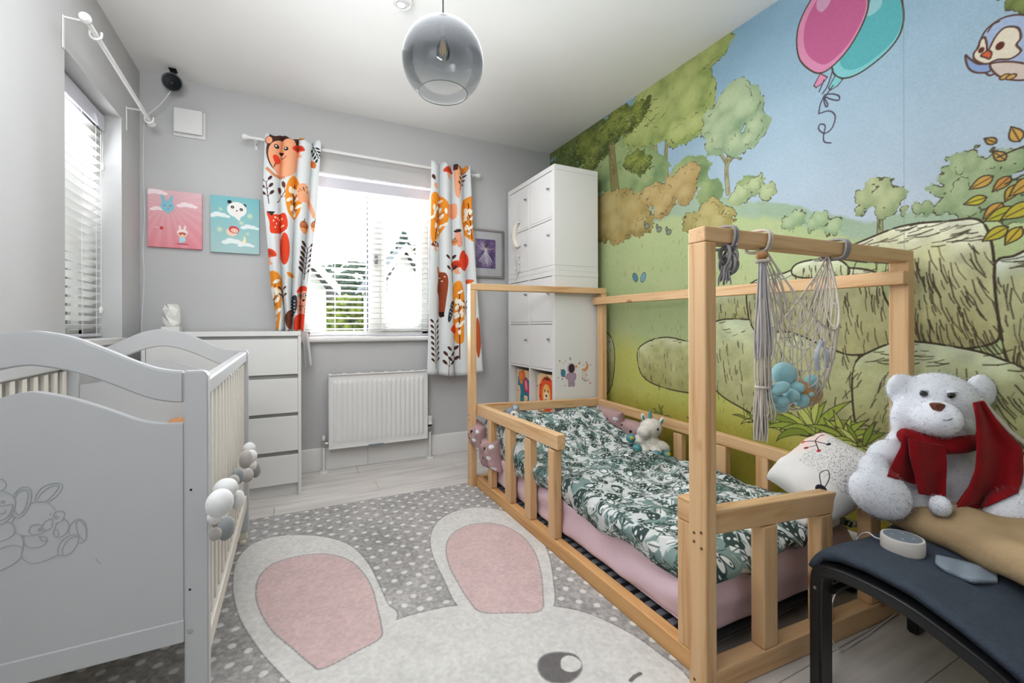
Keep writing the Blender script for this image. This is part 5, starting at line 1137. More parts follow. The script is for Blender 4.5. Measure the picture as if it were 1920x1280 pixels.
# ================================================================== the pine bed
WZ, WY, WX = wood('z'), wood('y'), wood('x')
XL, XR = -1.13, -.115
def endy(x, far): # the two ends lean a little towards the room at the wall side
    f = (x - XL) / (XR - XL); return (-.79 - .07 * f) if far else (-2.626 - .055 * f)
def topz(c): return {'FL': .545, 'FR': .525, 'NR': .475, 'NL': .525}[c]
bed = thing('house_frame_bed', 'pine child bed with corner posts, top beams and slatted guard rails along the mural', 'bed', (-.62, -1.74, 0))
PT, PD = .041, .062
def beam(name, a, b, up, side, m, par=bed, bev=.004):
    """a, b: centres of the end faces; up = height, side = width (horizontal, across)"""
    a, b = np.array(a, float), np.array(b, float); d = b - a; h = np.array([-d[1], d[0], 0]); h /= np.linalg.norm(h); s = h * side / 2; u = np.array([0, 0, up / 2])
    return hexa(name, [a - s - u, b - s - u, b + s - u, a + s - u, a - s + u, b - s + u, b + s + u, a + s + u], m, par, bev)
def post(x, far, h):
    y0 = endy(x, far); d = -.0022 if True else 0
    return hexa('post', [(x, y0 - PD, .0005), (x + PT, y0 - PD - .003, .0005), (x + PT, y0 - .003, .0005), (x, y0, .0005), (x, y0 - PD, h), (x + PT, y0 - PD - .003, h), (x + PT, y0 - .003, h), (x, y0, h)], WZ, bed, .004)
TB = 1.300
pf = [post(XL, 0, TB), post(XR, 0, TB), post(XL, 1, TB), post(XR, 1, TB)]
m_screw = mat('screw_head', '#6e5a40', .35, .7)
for p_, yy, zs in ((pf[0], endy(XL, 0), ((.46, .02), (.47, .045), (.435, .02), (.425, .046), (.035, .02))), (pf[2], endy(XL, 1), ((.475, .018), (.475, .04), (.445, .018), (.445, .04), (.06, .018)))):
    for z, dy in zs: lathe('screw', [(.001, -.0012), (.0042, -.001), (.0045, .001)], (XL, yy - dy, z), m_screw, p_, 12, axis='x')
for far in (0, 1):
    y0 = endy(XL, far) - PD / 2; y1 = endy(XR, far) - PD / 2 - .002
    beam('top_beam', (XL, y0, TB + .022), (XR + PT, y1, TB + .022 - (0 if far else .002)), .043, PD, WX)
beam('rear_top_beam', (XR - PT / 2, endy(XR, 1) + .0, 1.2475), (XR - PT / 2, endy(XR, 0) - PD - .002, 1.238), .052, PT, WY)
RT = .068
def rail(n, x0, y0, z0, x1, y1, z1, h, w, m): return beam(n, (x0, y0, z0 - h / 2), (x1, y1, z1 - h / 2), h, w, m)
GL = -1.068            # centre line of the long guard rail on the room side
gap0, gap1 = -1.845, -2.545
l1 = rail('guard_rail', GL, -.856, .548, GL, gap0, .562, .07, .044, WY); rail('guard_rail', GL, gap1, .528, GL, endy(XL, 0) + .001, .527, .07, .044, WY)
GR = XR - .022
rail('guard_rail', GR, endy(XR, 1) - PD - .003, .523, GR, endy(XR, 0) + .0, .470, .058, .04, WY)
rail('guard_rail', XL + PT, endy(XL, 1) - PD + .03, .545, XR, endy(XR, 1) - PD + .03, .525, .058, .04, WX)
rail('guard_rail', XL + PT, endy(XL, 0) - .033, .528, XR, endy(XR, 0) - .035, .478, .07, .045, WX)
# base rails
rail('base_rail', GL, -.853, .070, GL, endy(XL, 0) + .001, .070, .0695, .044, wood('y', '#cf9f68', 'warm_pine')); rail('base_rail', GR, endy(XR, 1) - PD - .003, .07, GR, endy(XR, 0), .07, .0695, .044, WY)
rail('base_rail', XL + PT, endy(XL, 0) - .035, .070, XR, endy(XR, 0) - .037, .07, .0695, .052, WX); rail('base_rail', XL + PT, endy(XL, 1) - PD + .03, .070, XR, endy(XR, 1) - PD + .03, .07, .0695, .045, WX)
def slat_at(x0, x1, y0, y1, z0, z1): return box('guard_slat', x0, x1, y0, y1, z0, z1, WZ, bed, .004, 2)
X0 = GL - .022
for u0, u1 in ((913.9, 920.8), (946, 956), (982.6, 993.6), (1026.6, 1039)):
    ya, yb = at(u0, 850, 'x', X0)[1], at(u1, 850, 'x', X0)[1]; slat_at(X0 + .001, X0 + .042, yb, max(ya, yb + .05), .0705, .482)
slat_at(X0 + .001, X0 + .042, endy(XL, 0) + .002, gap1 + 0, .0705, .457)
for u in ((1415, 1439), (1513, 1535), (1597, 1617)):
    xa = at(u[0], 1000, 'y', -2.665)[0]; xb = at(u[1], 1000, 'y', -2.69)[0]; f = (xa - XL) / (XR - XL); y = endy(xa, 0) - .012
    hexa('guard_slat', [(xa, y - .045, .0705), (xa + .062, y - .048, .0705), (xa + .062, y - .004, .0705), (xa, y, .0705)] + [(q[0], q[1], .456 - .05 * f) for q in ((xa, y - .045), (xa + .062, y - .048), (xa + .062, y - .004), (xa, y))], WZ, bed, .004)
for u in ((1153, 1165), (1262, 1279), (1341, 1358), (1416, 1438)):
    ya = at(u[0], 860, 'x', GR - .02)[1]; slat_at(GR - .019, GR + .02, ya - .062, ya, .0705, .43)
for xa in (-.86, -.62, -.36): slat_at(xa, xa + .06, -.862 - .0, -.825, .0705, .46)
# sprung base: dark slats in holders
base_ = thing('slatted_base', 'dark grey sprung slats under the pink mattress', 'bed base', (-.6, -1.74, .06))
m_sl = mat('dark_slat', '#3d3f45', .5, var=.1); m_hold = mat('slat_holder', '#55585f', .45)
y = -.92
while y > -2.60:
    s_ = box('slat', -1.035, -.165, y - .026, y, .055, .063, m_sl, base_, .001); box('slat_holder', -1.043, -.99, y - .028, y + .002, .045, .070, m_hold, s_, .002); y -= .053
box('base_bearer', -1.04, -1.0, -2.6, -.9, .010, .044, m_dark, base_, 0); box('base_bearer', -.2, -.16, -2.6, -.9, .010, .044, m_dark, base_, 0)
# mattress in a pink sheet
m_pink = mat('pink_jersey', '#d9bcc6', .85, var=.04, scale=5, bump=.25, bscale=40, sheen=.3)
def mattress():
    x0, x1, y0, y1, z0, z1 = -1.036, -.165, -2.59, -.895, .076, .262; bm = bmesh.new(); add_box(bm, x0, x1, y0, y1, z0, z1); bmesh.ops.recalc_face_normals(bm, faces=bm.faces)
    bmesh.ops.subdivide_edges(bm, edges=bm.edges, cuts=30, use_grid_fill=True); bevel(bm, 0)
    for v in bm.verts:
        c = Vector(((x0 + x1) / 2, (y0 + y1) / 2, (z0 + z1) / 2)); h = Vector(((x1 - x0) / 2, (y1 - y0) / 2, (z1 - z0) / 2)); d = v.co - c; r = .032
        q = Vector([max(-h[i] + r, min(h[i] - r, d[i])) for i in range(3)]); e = d - q
        if e.length > 1e-6: e = e.normalized() * r if max(abs(e.x), abs(e.y), abs(e.z)) > r * .99 else e
        p = c + q + e
        w_ = .007 * math.sin(p.y * 9 + p.z * 50) * math.sin(p.y * 3.1) + .004 * math.sin(p.y * 31 + p.z * 22 + p.x * 19); nrm = Vector((d.x / h.x, d.y / h.y, 0)); 
        if abs(d.z) < h.z * .98: p += Vector((math.copysign(1, nrm.x) if abs(nrm.x) > .97 else 0, math.copysign(1, nrm.y) if abs(nrm.y) > .97 else 0, 0)) * w_
        v.co = p
    return bm_me(bm)
mt = link('mattress', mattress(), m_pink, None, smooth='all'); tagit(mt, 'mattress in a pale pink fitted sheet in the pine bed', 'mattress')
# duvet
dc = Canvas(0, 1.5, 0, 2.2, .0021, '#c9cccb'); R = random.Random(21)
G1, G2, G3, WHT = '#7b908b', '#3a4946', '#506a65', '#d9dbd9'
nz = dc.noise(.07, 31, 3); a = np.clip((nz - .53) * 26, 0, 1); dc.img = dc.img * (1 - a[..., None]) + srgb('#788d89') * a[..., None]
def dleaf(x, y, a, l_, w_, col, vein=None):
    L1, L2 = [], []
    for i in range(8):
        t_ = i / 7; q = w_ * math.sin(math.pi * t_ ** .85); bx_ = x + l_ * t_ * math.cos(a) + .15 * l_ * math.sin(t_ * 2.5) * -math.sin(a); by_ = y + l_ * t_ * math.sin(a) + .15 * l_ * math.sin(t_ * 2.5) * math.cos(a)
        L1.append((bx_ - q * math.sin(a), by_ + q * math.cos(a))); L2.append((bx_ + q * math.sin(a), by_ - q * math.cos(a)))
    dc.poly(L1 + L2[::-1], col)
    if vein: dc.line([(x, y), (x + l_ * .8 * math.cos(a) - .1 * l_ * math.sin(a), y + l_ * .8 * math.sin(a) + .1 * l_ * math.cos(a))], vein, .0028)
for k in range(3600):
    x, y, a = R.uniform(0, 1.5), R.uniform(0, 2.2), R.uniform(0, 6.28); q = R.random()
    if q < .30: dleaf(x, y, a, R.uniform(.022, .055), R.uniform(.0045, .010), R.choice([G1, G2, G3, G2]), WHT)
    elif q < .50:
        for j in range(6): dleaf(x + .009 * j * math.cos(a), y + .009 * j * math.sin(a), a + (1 if j % 2 else -1) * .9, .022, .0045, R.choice([G2, G2, G3]))
        dc.line([(x, y), (x + .08 * math.cos(a), y + .08 * math.sin(a))], G2, .003)
    elif q < .62: dleaf(x, y, a, R.uniform(.035, .065), R.uniform(.009, .016), WHT, G2)
    elif q < .72:
        dc.poly(smoothline([(x + .030 * math.cos(a + i) * (1 if i % 2 else .6), y + .030 * math.sin(a + i)) for i in (0, 1, 2, 3, 4, 5)], 4, True), G2)
        for j in range(9): dc.ell(x + .018 * math.cos(j * 2.1) * (.4 + .3 * (j % 3)), y + .018 * math.sin(j * 2.1) * (.4 + .3 * (j % 3)), .0048, .0042, WHT)
    elif q < .84: P = smoothline([(x + R.gauss(0, .022), y + R.gauss(0, .022)) for i in range(5)], 4); dc.line(P, R.choice([G2, WHT, WHT, G3]), .0045)
    elif q < .92: dc.ell(x, y, .022, .014, WHT, rot=a, line=G2, lw=.004); dc.ell(x + .012 * math.cos(a), y + .012 * math.sin(a), .004, .004, G2)
    else:
        for j in range(5): dc.line([(x + .006 * j, y), (x + .006 * j + .03 * math.cos(a), y + .05 * math.sin(a))], G2, .0026)
m_duv = painted('duvet_print', dc, .85, bump=.5, bscale=60, spec=.1)
xs_ = [-1.03, -.98, -.7, -.4, -.17, -.15]
def duv(a, b):
    y = lerp(-.905, -2.60, b); xL = -1.028 + .012 * math.sin(14 * b) ; xR = -.175; x = lerp(xL, xR, a)
    top = np.interp(b, [0, .05, .12, .22, .32, .6, .85, 1], [.42, .478, .470, .395, .335, .318, .318, .305])
    top += .012 * math.sin(9 * a + 11 * b) * math.sin(7 * b + 2) + .008 * math.sin(24 * b + 6 * a) + .005 * math.sin(40 * a + 17 * b) + .004 * math.sin(61 * b - 21 * a)
    top -= .045 * max(0, (a - .8) / .2) ** 2 + .012 * (1 - b) * a
    hang = lerp(.262, .236, b) + .016 * math.sin(17 * b) + .007 * math.sin(41 * b)
    e = a / .10
    if e < 1: z = hang + (top - hang) * math.sin(e * math.pi / 2) ** .75; x = xL - .014 * math.sin(e * math.pi) + (e ** 1.6) * .06 * 0
    else: z = top
    f = (1 - b) / .06
    if f < 1:
        hz = .238 + .09 * a ** 1.2 + .014 * math.sin(19 * a) + .008 * math.sin(43 * a)
        z = min(z, hz + (z - hz) * math.sin(f * math.pi / 2) ** .7)
    return (x, y, z)
o = link('duvet', grid_mesh(duv, 110, 190), m_duv, None, smooth='all', loc=(-.6, -1.7, .3))
co = np.empty(110 * 190 * 3, np.float32); o.data.vertices.foreach_get('co', co); co = co.reshape(190, 110, 3)
au = np.concatenate([np.zeros((190, 1)), np.cumsum(np.linalg.norm(np.diff(co, axis=1), axis=2), 1)], 1); av = np.concatenate([np.zeros((1, 110)), np.cumsum(np.linalg.norm(np.diff(co, axis=0), axis=2), 0)], 0)
au = np.broadcast_to(au.mean(0), (190, 110)); av = np.broadcast_to(av.mean(1)[:, None], (190, 110)); uvl = o.data.uv_layers.new(name='UVMap'); vi = np.empty(len(o.data.loops), np.int32); o.data.loops.foreach_get('vertex_index', vi)
uvl.data.foreach_set('uv', np.stack([au.ravel()[vi] / 1.5 + .05, 1 - av.ravel()[vi] / 2.2], 1).astype(np.float32).ravel()); sd = o.modifiers.new('filling', 'SOLIDIFY'); sd.thickness = .022; sd.offset = -1
tagit(o, 'rumpled duvet with a dark green and white leaf print on the pine bed', 'duvet')
del dc
box_p = cushion('pillow', (-.55, -1.03, .325), (1, 0, 0), (0, 1, .12), (0, -.12, 1), .30, .12, .058, mat('pillow_cotton', '#d8d4d0', .9), None); tagit(box_p, 'pillow under the raised far end of the duvet', 'pillow')

# ---- mauve bumper cushions with a dark and white print
def mauve():
    c = Canvas(0, 1, 0, 1, .006, '#a88a89'); n = c.noise(.3, 8, 3); c.img *= (1 + (n - .5)[..., None] * .08); R = random.Random(5)
    for i, (x, y) in enumerate([(.14, .80), (.42, .70), (.75, .82), (.22, .45), (.55, .40), (.85, .50), (.12, .14), (.40, .12), (.72, .16), (.92, .88)]):
        if i % 3 == 0: c.ell(x, y, .065, .06, '#d5d6d8'); c.ell(x + .03, y + .02, .03, .03, '#e4e4e6'); c.line([(x, y - .06), (x + .03, y - .13)], '#c9c9cb', .012)
        elif i % 3 == 1: c.ell(x, y, .04, .055, '#26242c', rot=.5); c.line([(x, y - .04), (x + .06, y - .14)], '#26242c', .016)
        else: c.line(smoothline([(x - .07, y), (x, y - .03), (x + .05, y + .03), (x + .06, y + .08)], 4), '#26242c', .018); c.ell(x - .06, y + .01, .03, .02, '#26242c')
    return c
m_mauve = painted('mauve_print', mauve(), .9, bump=.4, bscale=50, spec=.1)
def cush_at(label, u, v, ax, val, ex, ey, hx, hy, hz, seed, grp='mauve printed bumper cushions'):
    p = at(u, v, ax, val); ex = np.array(ex, float); ey = np.array(ey, float); ez = np.cross(ex, ey); o = cushion('cushion', p, ex, ey, ez, hx, hy, hz, m_mauve, None, seed=seed, wr=.10, pinch=.12); return tagit(o, label, 'cushion', grp)
cush_at('mauve printed cushion poking out at the far left bed post', 897, 815, 'x', -1.075, (.05, .98, .12), (0, -.12, 1), .105, .088, .055, 1)
cush_at('mauve printed cushion bulging between the first slats of the left guard rail', 922, 850, 'x', -1.055, (.0, 1, -.1), (0, .1, 1), .125, .100, .06, 2)
cush_at('mauve printed cushion in the far right corner of the bed', 1148, 790, 'x', -.235, (.1, 1, 0), (-.3, 0, .95), .15, .10, .05, 3)
cush_at('mauve printed cushion behind the white unicorn', 1190, 812, 'x', -.215, (.0, 1, 0), (-.25, 0, .97), .16, .09, .05, 4)
# white pillow with berries, leaning in the near corner of the bed
bc = Canvas(0, 1, 0, 1, .004, '#dcd9d6'); R = random.Random(3)
for k in range(900): x, y = R.uniform(.35, .98), R.uniform(.05, .62); bc.ell(x, y, .0035, .0035, '#6b6663')
bc.ell(.66, .80, .22, .15, '#e6c9c0', soft=.15, a=.8)
for L_ in ([(.60, .55), (.70, .72), (.62, .84)], [(.70, .72), (.82, .76)], [(.70, .72), (.74, .58)], [(.66, .66), (.56, .70)]): bc.line(L_, '#23242c', .010)
for x, y, cc_ in ((.60, .55, '#b8262c'), (.62, .85, '#b8262c'), (.84, .77, '#b8262c'), (.75, .56, '#23242c'), (.55, .70, '#8c2a2c'), (.78, .86, '#23242c'), (.9, .90, '#b8262c')): bc.ell(x, y, .026, .024, cc_)
bc.ell(.22, .18, .05, .06, '#23242c'); bc.line(smoothline([(.25, .2), (.36, .30), (.44, .27), (.38, .20), (.26, .17)], 5), '#23242c', .008)
pp = at(1528, 882, 'y', -2.50)
e1_ = rt * .80 + up_ * .60; n_ = -rt * .60 + up_ * .78 - fw_ * .22; o = cushion('pillow', deep(1548, 888, 1.62), e1_, np.cross(n_, e1_), n_, .150, .15, .085, painted('berry_print', bc, .85, bump=.2, bscale=60, spec=.1), None, wr=.05, seed=5); tagit(o, 'white pillow printed with red berries leaning in the near corner of the bed', 'pillow')
pp = at(1500, 968, 'y', -2.50)
o = cushion('pillow', (-.33, -2.53, .338), (1, 0, 0), (0, 1, .05), (0, -.05, 1), .17, .07, .045, mat('pillow_cotton', '#d8d4d0', .9), None, seed=6); tagit(o, 'plain white pillow lying on the duvet behind the near guard rail', 'pillow')

# ---- soft toys on the bed
m_uni = mat('cream_plush', '#ded8cd', .95, var=.03, bump=.6, bscale=120, sheen=.4); m_teal = mat('teal_satin', '#3f8288', .3, var=.2, scale=30, spec=.6)
uc = at(1215, 832, 'x', -.31); t = thing('unicorn_toy', 'small white plush unicorn with shiny teal hooves sitting against the rear guard rail', 'soft toy', uc)
cx, cy, cz = uc; s_ = lambda du, dv, dd=0: uc + rt * (du * 2.3 / FPX - .006) - up_ * (dv * 2.3 / FPX) - fw_ * dd
RB = Matrix(((rt[0], fw_[0], 0), (rt[1], fw_[1], 0), (0, 0, 1)))
def E_(p, rx, ry, rz, roll=0): return (p, (rx, ry, rz), RB @ Matrix.Rotation(roll, 3, 'Y'))
body = link('body', blobmesh([E_(s_(3, 0), .064, .055, .068), E_(s_(8, -34), .066, .058, .058), E_(s_(-10, -28, .03), .040, .044, .038), E_(s_(-22, -10, .03), .045, .032, .028, .2), E_(s_(30, 4, .02), .05, .032, .032, .6), E_(s_(-12, 8, .05), .035, .04, .03), E_(s_(12, 10, .05), .035, .045, .03)], .008, 5), m_uni, t, smooth='all')
fur('fur', body, m_uni, t, 14000, .006, .0009, 3)
for du, dv, dd in ((-38, -16, .04), (-28, 2, .07), (10, 14, .08), (34, 18, .05)): h_ = ell('hoof', s_(du, dv, dd), (.026, .028, .026), m_teal, t)
for du, dv, dd in ((-38, -18, .066), (36, 14, .076)): lathe_dir('star_patch', [(.001, .001), (.011, .0008), (.0125, -.002)], s_(du, dv, dd), RB @ Matrix.Rotation(math.pi / 2, 3, 'X'), mat('yellow_star', '#c9b63a', .6), t, 5)
lathe_dir('horn', [(.013, 0), (.010, .018), (.006, .034), (.001, .048)], s_(7, -54) + up_ * .006, Matrix.Identity(3), m_teal, t, 14)
for du in (0, 27): e_ = ell('ear', s_(du * 1.15 if du else -8, -57 + du * .3, 0), (.012, .008, .022), m_uni, t, rot=RB @ Matrix.Rotation(.4 if du else -.3, 3, 'Y')); ell('inner_ear', s_(du * 1.15 if du else -8, -56 + du * .3, .006), (.007, .004, .015), m_teal, e_, rot=RB @ Matrix.Rotation(.4 if du else -.3, 3, 'Y'))
ell('eye', s_(16, -36, .060), (.007, .005, .008), mat('toy_eye', '#101012', .1, spec=.9), t)
m_koala = mat('grey_plush', '#868c95', .95, var=.06, bump=.6, bscale=120, sheen=.4)
kc = at(957, 782, 'x', -.92); t = thing('koala_toy', 'small grey plush animal with cream face peeking over the left guard rail', 'soft toy', kc)
s2 = lambda du, dv, dd=0: kc + rt * (du * 2.75 / FPX) - up_ * (dv * 2.75 / FPX) - fw_ * dd
kb_ = link('body', blobmesh([E_(s2(2, -6), .052, .046, .044), E_(s2(14, 14), .062, .05, .045), E_(s2(30, 14, .02), .05, .035, .03, .4)], .009, 5), m_koala, t, smooth='all'); fur('fur', kb_, m_koala, t, 9000, .006, .001, 4)
for du, dv in ((-20, -4), (10, -18)): e_ = ell('ear', s2(du, dv), (.026, .014, .026), m_koala, t); ell('inner_ear', s2(du, dv, .010), (.017, .008, .017), mat('pale_plush', '#b9c4c9', .95), e_)
ell('face_patch', s2(7, -8, .034), (.026, .014, .022), m_uni, t); ell('eye', s2(6, -9, .049), (.0055, .004, .006), MATS['toy_eye'], t)
# ================================================================== the white cot
QX0, QX1, QN, QF = -3.030, -2.365, -2.214, -1.085
qc = (QX0 + QX1) / 2; PWD = .051
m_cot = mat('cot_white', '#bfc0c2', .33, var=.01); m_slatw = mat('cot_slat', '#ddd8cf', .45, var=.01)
cot = thing('baby_cot', 'white baby cot with arched ends and an engraved bunny panel, along the left wall', 'cot', (qc, (QN + QF) / 2, 0))
cs = [0, .07, .135, .195, .235, .282, .333]
top_ = lambda x: float(np.interp(abs(x - qc), cs, [1.057, 1.042, 1.008, .974, .957, .950, .950]))
und_ = lambda x: float(np.interp(abs(x - qc), cs, [.979, .962, .932, .896, .879, .872, .872]))
low_ = lambda x: float(np.interp(abs(x - qc), cs, [.922, .900, .868, .834, .823, .820, .820]))
def smf(f): return lambda x: sum(f(x + d) for d in (-.02, -.01, 0, .01, .02)) / 5
top_, und_, low_ = smf(top_), smf(und_), smf(low_)
for y0, y1 in ((QN, QN + .036), (QF - .0, QF + .036)):
    near = y0 == QN; xs = np.linspace(QX0 + PWD, QX1 - PWD, 40)
    for s in (-1, 1):
        xa, xb = (QX0, QX0 + PWD - .0006) if s < 0 else (QX1 - PWD + .0006, QX1)
        xo = xa if s < 0 else xb; xi = xb if s < 0 else xa
        arc = [(xo - s * .016 * (1 - math.cos(a)) , .951 - .016 * (1 - math.sin(a))) for a in np.linspace(0, math.pi / 2, 6)]
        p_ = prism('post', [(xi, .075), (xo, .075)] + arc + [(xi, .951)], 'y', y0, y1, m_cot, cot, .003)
        if near and s > 0:
            for u, v in ((356, 1105), (356, 1184), (358, 918)):
                q = at(u, v, 'y', y0); lathe('bolt', [(.001, -.0012), (.0058, -.001), (.0062, .001)] if v == 1184 else [(.001, -.0006), (.0028, -.0005), (.003, .001)], (q[0], y0, q[2]), m_chrome if v == 1184 else m_dark, p_, 14, axis='y')
        xc = (xa + xb) / 2
        cw = lathe('castor', [(.001, -.014), (.018, -.014), (.021, -.010), (.021, .010), (.018, .014), (.001, .014)], (xc, (y0 + y1) / 2, .0215), mat('castor_cream', '#d9d4c4', .4), cot, 20, axis='x')
        box('castor_fork', xc - .019, xc + .019, (y0 + y1) / 2 - .014, (y0 + y1) / 2 + .014, .038, .076, MATS['castor_cream'], cot, .004)
    ya, yb = y0 + .007, y1 - .007
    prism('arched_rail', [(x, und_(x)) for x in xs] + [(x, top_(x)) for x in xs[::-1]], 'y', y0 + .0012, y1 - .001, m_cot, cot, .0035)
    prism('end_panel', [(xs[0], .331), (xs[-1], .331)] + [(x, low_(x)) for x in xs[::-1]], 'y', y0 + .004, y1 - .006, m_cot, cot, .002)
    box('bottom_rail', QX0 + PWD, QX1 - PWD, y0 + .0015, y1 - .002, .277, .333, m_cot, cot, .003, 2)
for s, x0 in ((1, QX1 - .036), (-1, QX0 + .006)):
    x1 = x0 + .030
    hexa('top_rail', [(x0, QN + .037, .880), (x1, QN + .037, .880), (x1, QF - .001, .895), (x0, QF - .001, .895), (x0, QN + .037, .926), (x1, QN + .037, .926), (x1, QF - .001, .942), (x0, QF - .001, .942)], m_cot, cot, .006, 3)
    box('bottom_side_rail', x0, x1, QN + .037, QF - .001, .195, .252, m_slatw, cot, .003, 2)
    for k in range(14):
        y = QN + .085 + k * (QF - QN - .125) / 13.4
        box('cot_slat', x0 + .008, x0 + .022, y, y + .030, .2525, .884, m_slatw, cot, .003, 2)
bm = bmesh.new()
for k in range(12):
    y = QN + .06 + k * .09; add_box(bm, QX0 + .037, QX1 - .037, y, y + .05, .485, .498)
link('base_slats', bm_me(bm), m_slatw, cot, kind='stuff')
mo = box('cot_mattress', QX0 + .040, QX1 - .040, QN + .04, QF - .004, .4985, .588, mat('cot_sheet', '#dad7d0', .9, bump=.2, bscale=40), None, .02, 4); tagit(mo, 'cream cot mattress inside the white baby cot', 'mattress')
bk = cushion('blanket', (-2.53, -1.30, .634), (1, .1, 0), (-.1, 1, 0), (0, 0, 1), .13, .16, .044, mat('tan_fleece', '#c08a5c', .95, var=.2, scale=60, bump=.8, bscale=90), None, wr=.15, seed=2); tagit(bk, 'folded tan fleece blanket lying in the cot', 'blanket')
# engraved animals on the end panel
def eng(paths, r=.0011):
    bm = bmesh.new()
    for L_, cl_ in paths: add_tube(bm, [at(u / 5.82, 860 + v / 5.82, 'y', QN + .0038) for u, v in smoothline(L_, 5, cl_)], r, 5, closed=cl_)
    return bm_me(bm)
EP = [([(380, 470), (395, 400), (450, 320), (540, 270), (640, 258), (682, 285), (665, 345), (600, 420), (530, 465)], False), ([(410, 465), (430, 400), (490, 340), (570, 292), (635, 285), (640, 310), (600, 370), (540, 430), (490, 462)], True),
      ([(320, 490), (400, 462), (520, 470), (580, 515), (615, 560)], False), ([(145, 405), (200, 330), (270, 298), (330, 320), (346, 390), (335, 470), (300, 550), (250, 615), (195, 640), (150, 620), (135, 590)], False),
      ([(162, 440), (190, 375), (250, 335), (295, 345), (308, 400), (290, 490), (255, 570), (205, 606), (170, 575), (160, 545)], False), ([(-10, 342), (60, 350), (140, 400), (172, 470), (150, 560), (110, 640), (40, 700), (-10, 712)], False), ([(-10, 218), (40, 225), (70, 280), (50, 325), (20, 342)], False),
      ([(10, 465), (30, 448), (52, 465), (32, 485)], True), ([(-10, 518), (60, 502), (135, 494), (132, 540), (100, 610), (50, 655), (-10, 672)], False), ([(0, 590), (40, 595), (60, 575), (58, 556)], False),
      ([(158, 635), (135, 700), (165, 740), (175, 790), (230, 825), (300, 835), (400, 825), (480, 790)], False), ([(-10, 900), (80, 870), (150, 820), (165, 770), (150, 715), (120, 690), (60, 685)], False), ([(460, 745), (480, 700), (520, 665), (565, 652), (572, 700), (555, 755), (500, 772), (462, 750)], True),
      ([(320, 770), (345, 725), (420, 712), (470, 720)], False), ([(320, 770), (330, 810), (380, 822), (440, 810), (490, 780)], False), ([(575, 640), (600, 585), (655, 562), (703, 580), (700, 635), (665, 680), (625, 690)], False),
      ([(622, 690), (600, 760), (585, 800), (600, 838), (650, 850), (710, 820), (748, 760), (745, 690), (700, 650)], False), ([(590, 770), (620, 765), (640, 800), (630, 845)], False), ([(258, 835), (262, 900), (290, 950), (360, 962), (450, 950), (510, 905), (512, 860), (470, 840), (425, 838)], False),
      ([(430, 842), (460, 885), (515, 892)], False), ([(165, 795), (230, 830), (258, 900), (245, 990), (238, 1050), (270, 1100), (340, 1130), (440, 1122), (540, 1085), (632, 1044)], False), ([(632, 1044), (635, 970), (680, 890), (760, 832), (830, 825), (858, 860), (845, 920), (790, 1010), (720, 1050), (640, 1046)], True),
      ([(690, 1046), (680, 990), (720, 910), (790, 850), (850, 845)], False), ([(755, 820), (760, 740), (800, 680), (870, 655), (925, 690), (948, 780), (935, 880), (880, 912), (858, 905)], False), ([(838, 680), (880, 670), (925, 720), (945, 800), (930, 885), (880, 850), (845, 790), (832, 720)], True),
      ([(-10, 985), (80, 945), (180, 938), (240, 970), (248, 1010)], False), ([(-10, 1218), (80, 1180), (180, 1120), (238, 1062)], False), ([(410, 770), (450, 745)], False), ([(420, 785), (465, 765)], False), ([(600, 650), (612, 610)], False), ([(612, 660), (640, 625)], False), ([(545, 610), (560, 592)], False), ([(1048, 1085), (1075, 1120), (1102, 1148)], False)]
link('engraving', eng(EP), mat('engraved_line', '#a4a7a9', .6), cot, smooth=True, kind='stuff')
# knotted bumper tied along the cot's side
kb = thing('knotted_bumper', 'white and grey knotted cushion braid tied along the outside of the cot slats', 'cot bumper', (-2.34, -1.7, .6))
m_kw, m_kg, m_kd = mat('knot_white', '#d9d9d9', .95, bump=.2, bscale=60, sheen=.4), mat('knot_grey', '#a7a19e', .95, bump=.2, bscale=60, sheen=.4), mat('knot_dark', '#7f8284', .95, bump=.2, bscale=60, sheen=.4)
RB_ = RB
for u, v, pw_, ph_, mm_, dx in [(467, 841, 12, 12, m_kw, 0), (470, 856, 12, 13, m_kw, .01), (461, 861, 12, 17, m_kg, .0), (473, 872, 8, 10, m_kw, .005), (480, 882, 8, 13, m_kd, .0), (464, 891, 11, 13, m_kg, .01), (446, 893, 12, 15, m_kd, -.0), (438, 903, 10, 13, m_kg, -.002), (423, 915, 23, 18, m_kw, 0), (447, 937, 10, 18, m_kw, -.005), (412, 943, 25, 26, m_kw, .02), (403, 968, 14, 14, m_kw, 0), (424, 990, 15, 22, m_kd, .005), (404, 1001, 11, 12, m_kg, 0)]:
    p = at(u, v, 'x', -2.325 + dx); d = (np.array(p) - CAM) @ fw_; rx, rz = pw_ * d / FPX, ph_ * d / FPX; ell('knot', p, (rx * .86, (rx + rz) * .5, rz), mm_, kb, rot=RB, u=24, v=14)
tube('braid_cord', [at(464, 870, 'x', -2.34), at(450, 900, 'x', -2.35), at(425, 935, 'x', -2.35), at(410, 980, 'x', -2.35)], .016, m_kg, kb, 10)

